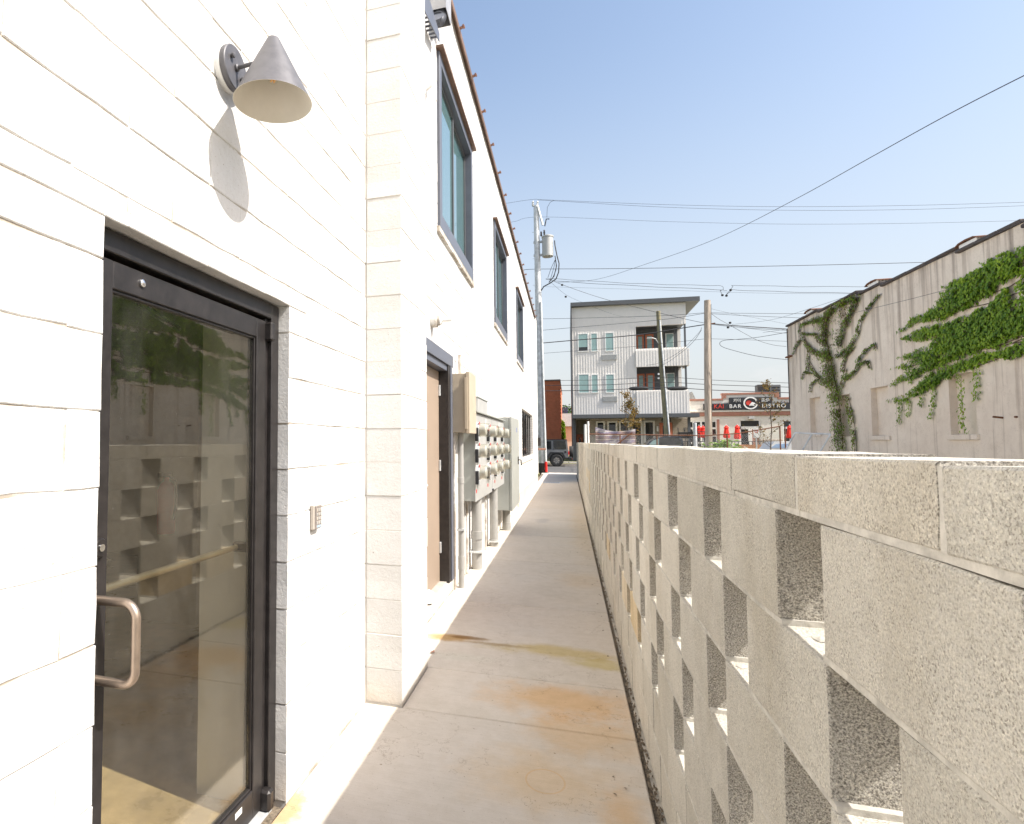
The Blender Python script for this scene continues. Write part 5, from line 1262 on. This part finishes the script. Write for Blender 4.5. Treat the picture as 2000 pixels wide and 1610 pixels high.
dd = part('orange_entrance', ap, Vector((a_, GY, .06)) - wloc(ap)); mb = MB(); mb.box(a_, a_ + .22, GY - .05, GY + .05, .06, z1_); mb.box(b_2 - .22, b_2, GY - .05, GY + .05, .06, z1_); mb.box(a_ + .22, b_2 - .22, GY - .05, GY + .05, z1_ - .22, z1_); mb.build('frame', m_orange, dd)
MB().box(a_ + .22, b_2 - .22, GY, GY + .03, .06, z1_ - .22).build('pane', m_blackglass, dd)
c = on_y(1284, 834, GY - .05); MB().bev(c.x - .06, c.x + .06, GY - .12, GY - .01, c.z - .35, c.z + .05, .02).build('wall_light', m_whitep, ap)

FONT_OBJS = []
def text(body, px, py, Y, size, mat, parent, name='lettering', sx=1.0, ext=.015, label=None, sp=1.0):
    cu = bpy.data.curves.new(name, 'FONT'); cu.body = body; cu.size = size; cu.extrude = ext; cu.space_character = sp; cu.align_x = 'CENTER'; cu.align_y = 'CENTER'
    tmp = bpy.data.objects.new(name, cu); COL.objects.link(tmp); bpy.context.view_layer.update()
    dg = bpy.context.evaluated_depsgraph_get(); me = bpy.data.meshes.new_from_object(tmp.evaluated_get(dg), depsgraph=dg)
    bpy.data.objects.remove(tmp, do_unlink=True); me.materials.clear(); me.materials.append(mat)
    R = Matrix.Rotation(math.radians(90), 4, 'X'); S = Matrix.Diagonal((sx, 1, 1, 1)); me.transform(R @ S)
    o = bpy.data.objects.new(name, me); COL.objects.link(o); c = on_y(px, py, Y)
    if parent: o.parent = parent; o.location = c - wloc(parent)
    else: o.location = c
    if label: o['label'] = label
    return o
text('6', 1294.5, 820.5, GY - .06, .42, m_black, ap, 'house_number'); text('3', 1308.5, 820.5, GY - .06, .42, m_black, ap, 'house_number')

# ================================================================== RESTAURANT
BY = 55.0
bi = thing('restaurant_building', (14, BY, .06), 'low cream restaurant with brown trim and a long black sign', 'building')
def bxz(px, py, Y=BY): v = on_y(px, py, Y); return v.x, v.z
x0 = on_y(1348, 800, BY).x; x1 = on_y(1700, 800, BY).x
lo = bxz(1380, 783)[1]; hi = bxz(1460, 771)[1]
xa, xb = bxz(1412, 775)[0], bxz(1518, 775)[0]; gz = .06
doorpx = (1445, 1486); dtop = 824
mb = MB(); d0, d1 = on_y(1444, 840, BY).x, on_y(1486.5, 840, BY).x; dz = bxz(1460, 822)[1]
w0, w1 = on_y(1340, 840, BY).x, on_y(1400, 840, BY).x; w2, w3 = on_y(1529.5, 840, BY).x, on_y(1600, 840, BY).x; wz = bxz(1390, 822)[1]
for (a, b, c, d) in rects(x0, x1, gz, lo, [(d0, d1, gz - 1, dz), (w0, w1, .9, wz), (w2, w3, .9, wz)]): mb.box(a, b, BY, BY + .3, c, d)
mb.box(xa, xb, BY + .001, BY + .3, lo, hi); mb.box(x0, x1, BY + .3, BY + 14, gz, lo - .2)
mb.build('wall', m_cream, bi)
T = .16
mb = MB(); mb.bev(x0, xa - .0, BY - .06, BY + .36, lo + .001, lo + T, .01); mb.bev(xb, x1, BY - .06, BY + .36, lo + .001, lo + T, .01); mb.bev(xa - .1, xb + .1, BY - .07, BY + .37, hi + .001, hi + T, .01); mb.bev(xa - .12, xa + .22, BY - .065, BY - .001, lo + T + .002, hi, .01); mb.bev(xb - .22, xb + .12, BY - .065, BY - .001, lo + T + .002, hi, .01)
mb.build('coping', m_brownb, bi)
mb = MB(); z_ = bxz(1450, 808.5)[1]; mb.bev(x0, x1, BY - .10, BY - .002, z_ - .16, z_ + .16, .02); mb.build('cornice_band', m_brownb, bi)
MB().bev(x0, x1, BY - .13, BY - .002, z_ + .161, z_ + .3, .02).build('cornice_ledge', m_cream, bi)
# sign
sgn = part('signboard', bi, Vector((0, 0, 0)))
s0x, s0z = bxz(1374, 801, BY - .2); s1x, s1z = bxz(1560, 788, BY - .2)
MB().bev(s0x, s1x, BY - .2, BY - .06, s0z, bxz(1400, 788.5, BY - .2)[1], .01).build('board', m_sign, sgn)
u0, u1 = bxz(1424, 777, BY - .2), bxz(1508.5, 777, BY - .2)
MB().bev(u0[0], u1[0], BY - .2, BY - .06, bxz(1460, 788.5, BY - .2)[1] + .001, u0[1], .01).build('upper_board', m_sign, sgn)
SY = BY - .225
cap = .48
text('KÀI', 1404, 794.5, SY, .50, m_signr, sgn, sx=.95)
text('BAR', 1436, 794.0, SY, .43, m_signw, sgn, sx=.98, sp=1.2)
text('BISTRO', 1511.5, 793.0, SY, .43, m_signw, sgn, sx=.98, sp=1.25)
text('카이', 1439.5, 782.8, SY, .33, m_signw, sgn, 'korean_lettering', .9)
text('凱伊', 1495, 782.0, SY, .33, m_signw, sgn, 'chinese_lettering', .9)
c = on_y(1466, 787.5, SY)
mb = MB(); ra, rbb = .50, .40; n = 40
pts_o = [(c.x + ra * math.cos(t), c.z + ra * math.sin(t)) for t in [math.radians(20 + 330 * i / n) for i in range(n + 1)]]
pts_i = [(c.x + rbb * math.cos(t), c.z + rbb * math.sin(t)) for t in [math.radians(20 + 330 * i / n) for i in range(n + 1)]]
mb.v = [(x, SY - .02, z) for x, z in pts_o] + [(x, SY - .02, z) for x, z in pts_i] + [(x, SY + .01, z) for x, z in pts_o] + [(x, SY + .01, z) for x, z in pts_i]
k = n + 1
for i in range(n): mb.f += [(i, i + 1, k + i + 1, k + i), (i, 2 * k + i, 2 * k + i + 1, i + 1), (k + i, k + i + 1, 3 * k + i + 1, 3 * k + i)]
mb.build('logo_ring', m_signw, sgn)
MB().lathe([(0, 0), (.2, 0), (.2, .02)], (c.x - .13, SY + .0, c.z + .03), (0, -1, 0), 20).build('logo_red_disc', m_signr, sgn)
MB().prism([(c.x - .12, c.z - .22), (c.x - .02, c.z - .05), (c.x + .10, c.z + .08), (c.x + .26, c.z + .02), (c.x + .37, c.z - .12), (c.x + .2, c.z - .08), (c.x + .28, c.z - .24), (c.x + .05, c.z - .2)], SY - .03, SY, 'y').build('logo_wave', m_signw, sgn)
# door with transom
mb = MB(); q = BY + .05
tz = bxz(1460, 833)[1]; tz2 = bxz(1460, 838.5)[1]
mb.box(d0, d1, q, q + .1, tz2, tz); mb.box(d0, d0 + .12, q, q + .1, gz, dz); mb.box(d1 - .12, d1, q, q + .1, gz, dz)
m1, m2_ = on_y(1462, 850, BY).x, on_y(1469.5, 850, BY).x; mb.box(m1, m2_, q, q + .1, gz, tz2); mb.build('door_frame', m_whitep, bi)
MB().box(d0 + .12, d1 - .12, q + .03, q + .06, tz, dz).build('transom_pane', m_blackglass, bi)
MB().box(d0 + .12, m1, q + .03, q + .06, gz, tz2).build('door_pane', m_blackglass, bi); MB().box(m2_, d1 - .12, q + .03, q + .06, gz, tz2).build('door_pane', m_brownb, bi)
for (a, b) in ((w0, w1), (w2, w3)):
    w = part('roll_up_window', bi, Vector((a, BY, .9)) - wloc(bi))
    MB().box(a, b, BY + .12, BY + .15, .9, wz).build('pane', m_blackglass, w)
    mb = MB(); h = (wz - .9) / 4
    for k in range(5): mb.box(a, b, BY + .03, BY + .11, .9 + k * h - (.09 if k else 0), .9 + k * h + (.0 if k == 4 else .06))
    n = 4
    for k in range(n + 1): x = a + (b - a) * k / n; mb.box(x - .06, x + .06, BY + .02, BY + .105, .9, wz)
    mb.build('frame', m_whitep, w)
MB().bev(w1 + .01, w1 + .2, BY - .04, BY, gz, wz + .1, .01).build('brown_post', m_brownb, bi)
c = bxz(1466, 817); MB().bev(c[0] - .18, c[0] + .18, BY - .3, BY - .01, c[1] - .1, c[1] + .1, .02).build('wall_light', m_cabf, bi)
r0, r1 = on_y(1502, 765, BY + 4), on_y(1522, 752, BY + 4)
hv = thing('rooftop_unit', (r0.x, BY + 4, lo), 'dark boxy air conditioner on the restaurant roof', 'air conditioner')
MB().bev(r0.x, r1.x, BY + 3.6, BY + 5, lo - .2, r1.z, .04).build('case', m_charc, hv)
for k in range(5): MB().box(r0.x + .1, r1.x - .1, BY + 3.57, BY + 3.599, r1.z - .3 - k * .25, r1.z - .18 - k * .25).build('slat', m_black, hv)
MB().bev(r0.x - .9, r0.x - .1, BY + 3.8, BY + 4.6, lo - .2, r0.z + .6, .05).build('side_unit', m_slated, hv)
gr = on_y(1354, 765, BY + 9); gb = thing('gabled_house', (gr.x, BY + 9, 0), 'grey shingled gable end peeping out behind the restaurant', 'house')
e0, e1 = on_y(1330, 786, BY + 9), on_y(1362, 786, BY + 9)
MB().prism([(e0.x, e0.z), (e1.x, e1.z), (gr.x - .1, gr.z)], BY + 9, BY + 15, 'y').build('roof', m_shing, gb); MB().box(e0.x + .2, e1.x - .2, BY + 9.1, BY + 15, 0, e0.z).build('wall', m_cream, gb)

# umbrellas
def umb(px, top, bot, Y, label):
    a, b = on_y(px, top, Y), on_y(px, bot, Y); t = thing('patio_umbrella', (a.x, Y, .06), label, 'umbrella', 'closed red patio umbrellas'); h = a.z - b.z
    MB().tube([(a.x, Y, .06), (a.x, Y, a.z + .1)], .025, 8).build('pole', m_steel, t)
    mb = MB(); prof = [(.03, h), (.08, h * .93), (.16, h * .80), (.12, h * .74), (.15, h * .5), (.21, h * .12), (.16, 0)]
    n = 16; mb.v = [(a.x + r * (1 + .18 * (k % 2)) * math.cos(6.2832 * k / n), Y + r * (1 + .18 * (k % 2)) * math.sin(6.2832 * k / n), b.z + z) for r, z in prof for k in range(n)]
    mb.f = [(i * n + k, i * n + (k + 1) % n, (i + 1) * n + (k + 1) % n, (i + 1) * n + k) for i in range(len(prof) - 1) for k in range(n)]
    mb.build('canopy', m_redumb, t, True)
umb(1418.5, 831, 856, 52.5, 'closed red umbrella nearest the wooden pole'); umb(1439.5, 830, 858, 52.5, 'closed red umbrella left of the restaurant door'); umb(1542, 831, 856, 52.5, 'closed red umbrella at the corner of the cream building')
umb(1365, 832, 855, 52, 'left of the two short red umbrellas just left of the wooden pole'); umb(1373, 832, 855, 52, 'right of the two short red umbrellas just left of the wooden pole')
# patio furniture seen over the wall
def cafe_table(px, Y, label, top=846):
    c = on_y(px, top, Y); t = thing('patio_table', (c.x, Y, .06), label, 'table', 'dark patio tables')
    MB().bev(c.x - .45, c.x + .45, Y - .35, Y + .35, c.z - .05, c.z, .01).build('tabletop', m_slated, t)
    for dx in (-.4, .4):
        for dy in (-.3, .3): MB().box(c.x + dx - .02, c.x + dx + .02, Y + dy - .02, Y + dy + .02, .06, c.z - .05).build('leg', m_slated, t)
cafe_table(1338, 47.8, 'dark high table just right of the leaning pole'); cafe_table(1352, 48.2, 'dark high table in the middle of the patio'); cafe_table(1367, 47.8, 'dark high table just left of the wooden pole', 843)
random.seed(2)
for i, px in enumerate((1331, 1343, 1349)):
    c = on_y(px, 843, 48.6); t = thing('stacked_chair', (c.x, 48.6, .06), ('left', 'middle', 'right')[i] + ' of the black chairs turned upside down on the patio tables', 'chair', 'black patio chairs on tables')
    MB().bev(c.x - .22, c.x + .22, 48.4, 48.8, c.z - .1, c.z - .04, .02).build('seat', m_jblack, t); MB().bev(c.x - .22, c.x + .22, 48.78, 48.82, c.z - .5, c.z - .11, .02).build('backrest', m_jblack, t)
    for dx in (-.2, .2):
        for dy in (48.43, 48.76): MB().tube([(c.x + dx, dy, c.z - .05), (c.x + dx * 1.2, dy, c.z + .28)], .014, 6).build('leg', m_jblack, t)
c = on_y(1357, 826, 47); t = MB().tube([(c.x, 47, .05), (c.x, 47, c.z)], .12, 10).build('steel_post', m_steel); tag(t, 'grey steel post left of the wooden pole', 'post')
c0, c1 = on_y(1440, 871, 47.0), on_y(1505, 871, 47.0)
pl = thing('wooden_planter', (c0.x, 47, .05), 'long orange wooden planter box in front of the restaurant patio', 'planter')
for k in range(4): MB().bev(c0.x, c1.x, 46.95, 46.99, .08 + k * .33, .38 + k * .33, .01).build('plank', M('cedar', (.45, .19, .07), .7, var=.2) if k == 0 else bpy.data.materials['cedar'], pl)
fr_ = thing('patio_railing', (14, 49, .06), 'thin black metal railing along the restaurant patio', 'railing')
ra0, ra1 = on_y(1330, 866, 49), on_y(1525, 860, 49)
MB().tube([(ra0.x, 49, 1.6), (ra1.x, 49, 1.6)], .03, 6).build('top_rail', m_black, fr_)
for k in range(30): x = ra0.x + (ra1.x - ra0.x) * k / 29; MB().box(x - .02, x + .02, 48.98, 49.02, .06, 1.6).build('baluster', m_black, fr_)
c = on_y(1442, 863, 49.5); bw = thing('planter_wall', (c.x, 50, .06), 'low weathered wooden bench wall beside the restaurant door', 'bench')
b0, b1 = on_y(1484, 864, 50.5), on_y(1528, 864, 50.5); MB().bev(b0.x, b1.x, 50.3, 50.8, .06, on_y(1500, 858, 50.5).z, .03).build('bench_wall', m_wood, bw)

# ================================================================== VEHICLES
def wheel(par, x, y, z, r, w, side, spokes=True):
    wp_ = part('wheel', par, Vector((x, y, z)) - wloc(par)); ax = (0, side, 0)
    MB().lathe([(r * .62, -w / 2), (r * .9, -w / 2), (r, -w * .3), (r, w * .3), (r * .9, w / 2), (r * .62, w / 2), (r * .58, w * .3)], (x, y, z), ax, 28).build('tyre', m_tyre, wp_, True)
    MB().lathe([(r * .62, w * .42), (r * .55, w * .45), (r * .55, w * .1), (0, w * .1)], (x, y, z), ax, 24).build('rim', m_jblack, wp_, True)
    mb = MB(); A_ = Vector(ax)
    for k in range(7):
        a = k * 2 * math.pi / 7; d = Vector((math.cos(a), 0, math.sin(a))); n_ = Vector((-math.sin(a), 0, math.cos(a))); c0 = Vector((x, y, z)) + A_ * w * .38
        for s_ in (-1, 1):
            p0 = c0 + d * r * .1; p1 = c0 + d * r * .57 + n_ * s_ * r * .12
            mb.add([p0 - n_ * .02, p0 + n_ * .02, p1 + n_ * .022, p1 - n_ * .022, p0 - n_ * .02 - A_ * .03, p0 + n_ * .02 - A_ * .03, p1 + n_ * .022 - A_ * .03, p1 - n_ * .022 - A_ * .03], [(0, 1, 2, 3), (0, 4, 5, 1), (1, 5, 6, 2), (2, 6, 7, 3), (3, 7, 4, 0)])
    mb.build('spokes', m_chrome, wp_); MB().lathe([(r * .12, w * .36), (r * .11, w * .46), (0, w * .46)], (x, y, z), ax, 14).build('hub', m_chrome, wp_)
jp = thing('off_road_suv', (-2, 44.0, -.125), 'dark grey boxy off-road vehicle with rear spare wheel parked across the street', 'car')
jz = -.125; jy0, jy1 = 43.35, 45.1
rw = on_y(1087, 884, jy0 + .1)           # rear wheel centre
RXj = rw.x; rr0 = .415
X0 = RXj + .78                            # rear of body
body = [(X0, jz + .62), (X0, jz + 1.13), (X0 - 4.1, jz + 1.10), (X0 - 4.15, jz + .62)]
MB().prism(body, jy0 + .08, jy1 - .08, 'y').build('body', m_jeep, jp)
MB().prism([(X0 - .02, jz + 1.131), (X0 - .09, jz + 1.80), (X0 - 2.45, jz + 1.80), (X0 - 2.75, jz + 1.131)], jy0 + .14, jy1 - .14, 'y').build('cabin', m_jeep, jp)
MB().prism([(X0 - .05, jz + 1.801), (X0 - .12, jz + 1.87), (X0 - 2.35, jz + 1.87), (X0 - 2.5, jz + 1.801)], jy0 + .12, jy1 - .12, 'y').build('hardtop', m_jblack, jp)
MB().prism([(X0 - .13, jz + 1.19), (X0 - .19, jz + 1.77), (X0 - .98, jz + 1.77), (X0 - .98, jz + 1.19)], jy0 + .11, jy0 + .145, 'y').build('quarter_window', m_blackglass, jp)
MB().prism([(X0 - 1.12, jz + 1.19), (X0 - 1.12, jz + 1.74), (X0 - 1.75, jz + 1.74), (X0 - 1.75, jz + 1.19)], jy0 + .12, jy0 + .145, 'y').build('side_window', m_blackglass, jp)
MB().prism([(X0 - 1.85, jz + 1.19), (X0 - 1.85, jz + 1.74), (X0 - 2.4, jz + 1.74), (X0 - 2.6, jz + 1.19)], jy0 + .12, jy0 + .145, 'y').build('side_window', m_blackglass, jp)
for wx in (RXj, RXj - 2.46):
    fl = [(wx + .62, jz + .55), (wx + .42, jz + .98), (wx - .42, jz + 1.0), (wx - .68, jz + .52), (wx - .56, jz + .50), (wx - .38, jz + .90), (wx + .36, jz + .89), (wx + .5, jz + .52)]
    MB().prism(fl, jy0 - .04, jy0 + .2, 'y').build('fender_flare', m_jblack, jp)
    MB().lathe([(0, 0), (.47, 0), (.47, .04)], (wx, jy0 + .075, jz + .47), (0, -1, 0), 20).build('wheel_well', m_jblack, jp)
    wheel(jp, wx, jy0 + .06, jz + rr0, rr0, .24, -1); wheel(jp, wx, jy1 - .1, jz + rr0, rr0, .24, 1)
wheel(jp, X0 + .0, jy0, jz, .3, .1, -1) if False else None
MB().lathe([(0, 0), (.38, 0), (.40, .05), (.40, .20), (.36, .26), (0, .26)], (X0 + .05, (jy0 + jy1) / 2, jz + 1.0), (1, 0, 0), 24).build('spare_wheel', m_tyre, jp, True)
MB().bev(X0 - .02, X0 + .22, jy0 + .05, jy1 - .05, jz + .50, jz + .66, .03).build('rear_bumper', m_jblack, jp)
MB().bev(X0 - .02, X0 + .05, jy0 + .06, jy0 + .2, jz + .82, jz + 1.05, .01).build('tail_light', m_redplast, jp)
MB().lathe([(0, 0), (.08, 0), (.07, .02), (0, .02)], (X0 - .2, jy0 + .078, jz + 1.0), (0, -1, 0), 14).build('fuel_cap', m_jblack, jp)
MB().prism([(X0 - 2.8, jz + 1.105), (X0 - 2.8, jz + 1.2), (X0 - 4.1, jz + 1.15), (X0 - 4.1, jz + 1.101)], jy0 + .2, jy1 - .2, 'y').build('bonnet', m_jeep, jp)
MB().bev(X0 + .2, X0 + .23, jy0 + .12, jy0 + .22, jz + .5, jz + .57, .01).build('reflector', m_redplast, jp)

# dark blue car beyond the wall
cv = thing('dark_blue_suv', (4.5, 36, -.125), 'dark blue car whose roof shows above the block wall by the fence', 'car')
CY = 34.2; cz = -.125
def cp(px, py): v = on_y(px, py, CY); return (v.x, v.z)
roof = [cp(1262, 869), cp(1270, 862), cp(1283, 855.5), cp(1300, 852.5), cp(1320, 852), cp(1330, 853), cp(1334, 858), cp(1336, 869)]
xL, xR = roof[0][0], roof[-1][0]
MB().prism(roof + [(xR + .05, cz + 1.0), (xL - .2, cz + 1.0)], CY + .1, CY + 1.6, 'y').build('cabin', m_blue, cv)
MB().prism([(xR + .25, cz + .35), (xR + .3, cz + .95), (xL - .25, cz + 1.0), (xL - 1.5, cz + .85), (xL - 1.7, cz + .4)], CY, CY + 1.75, 'y').build('body', m_blue, cv)
w_ = [cp(1268, 869), cp(1276, 860.5), cp(1287, 856.8), cp(1287, 869)]; MB().prism([(a + .0, b) for a, b in w_], CY + .08, CY + .098, 'y').build('side_window', m_blind, cv)
w_ = [cp(1289, 869), cp(1289, 856.5), cp(1300, 854.5), cp(1318, 854), cp(1327, 855), cp(1331, 862), cp(1332, 869)]; MB().prism(w_, CY + .08, CY + .098, 'y').build('side_window', m_blackglass, cv)
for x in (xR - .5, xL - .9): wheel(cv, x, CY + .1, cz + .36, .36, .22, -1); wheel(cv, x, CY + 1.6, cz + .36, .36, .22, 1)
MB().box(xR - 1.5, xR - .3, CY + .25, CY + .3, on_y(1300, 851, CY).z - .02, on_y(1300, 850.3, CY).z).build('roof_rack', m_jblack, cv)

c = on_y(1517, 868, 36); wv = thing('white_van', (c.x, 36, -.125), 'white car with blue windows partly hidden behind the fence end', 'car')
zt2 = on_y(1517, 863, 36).z
MB().prism([(c.x - .6, cz + .4), (c.x - .5, cz + 1.1), (c.x - .1, zt2), (c.x + 2.6, zt2 + .05), (c.x + 3.2, cz + 1.0), (c.x + 3.3, cz + .4)], 36, 37.7, 'y').build('body', m_whitep, wv)
MB().prism([(c.x - .30, zt2 - .32), (c.x - .02, zt2 - .12), (c.x + .5, zt2 - .10), (c.x + .5, zt2 - .32)], 35.985, 35.999, 'y').build('side_window', m_water, wv)
for x in (c.x + .1, c.x + 2.5): wheel(wv, x, 36.1, cz + .34, .34, .22, -1); wheel(wv, x, 37.6, cz + .34, .34, .22, 1)

# ================================================================== FAR LEFT BACKGROUND
rbk = thing('red_brick_building', (-2, 62, 0), 'plain red brick building end behind the parked grey vehicle', 'building')
a_, b_2 = on_y(1030, 746, 60), on_y(1093.5, 746, 60)
MB().box(a_.x - 12, b_2.x, 60, 78, -.1, a_.z).build('wall', m_redbrick, rbk); MB().bev(a_.x - 12, b_2.x + .06, 59.92, 78, a_.z + .001, a_.z + .14, .02).build('coping', m_coping, rbk)
mb = MB(); random.seed(6)
z = .5
while z < a_.z - .2: mb.box(b_2.x - .001, b_2.x + random.uniform(.05, .10), 59.95, 60.2, z, z + .17); z += .34
mb.build('quoin_bricks', m_redbrick, rbk, kind='stuff')
fh = thing('white_garage', (-.2, 72, 0), 'small white house with grey roof seen in the gap behind the street', 'house')
h0, h1 = on_y(1094, 828, 72), on_y(1116, 828, 72)
MB().box(h0.x, h1.x + 3, 72, 80, -.1, h0.z - .3).build('wall', m_cream, fh)
rz_ = on_y(1100, 808, 76).z
MB().prism([(71.7, h0.z - .3), (76, rz_), (80.3, h0.z - .3)], h0.x - .3, h1.x + 3.3, 'x').build('roof', m_shing, fh)
s0 = on_y(1096, 807, 74); s1 = on_y(1109, 797, 74)
sp_ = thing('solar_panels', (s0.x, 76, rz_), 'row of dark blue panels above the small white house', 'solar panel')
for k in range(3): w_ = (s1.x - s0.x) / 3; MB().box(s0.x + k * w_ + .03, s0.x + (k + 1) * w_ - .03, 76.2, 76.3, rz_ + .02, s1.z + .2).build('panel', m_bluep, sp_)
def tree(px, top, Y, w, label, seed, zlow=2.0, mat=None):
    random.seed(seed); c = on_y(px, top, Y); t = thing('leafy_tree', (c.x, Y, 0), label, 'tree')
    MB().tube([(c.x, Y, -.1), (c.x + .1, Y, c.z * .5), (c.x, Y, c.z * .8)], .18, 8, .05).build('trunk', m_stem, t)
    h = c.z - zlow
    mb = MB()
    for i in range(2600):
        v = Vector((random.gauss(0, 1), random.gauss(0, 1), random.gauss(0, 1))).normalized() * random.random() ** .45
        if noise.noise(v * 2.5 + Vector((seed, 0, 0))) < -.1: continue
        p = Vector((c.x + v.x * w, Y + v.y * w, zlow + h / 2 + v.z * h / 2)); a = Vector([random.gauss(0, 1) for _ in range(3)]).normalized() * .16; b = a.cross(Vector([random.gauss(0, 1) for _ in range(3)])).normalized() * .1
        mb.add([p - a, p + b, p + a, p - b], [(0, 1, 2, 3)])
    mb.build('crown', mat or m_tree, t, kind='stuff')
tree(1102, 789, 84, 2.2, 'green treetop above the small white house', 31, 3)
tree(1098, 820, 66, .28, 'narrow bright green climber beside the red brick building', 32, .4, m_shrub)
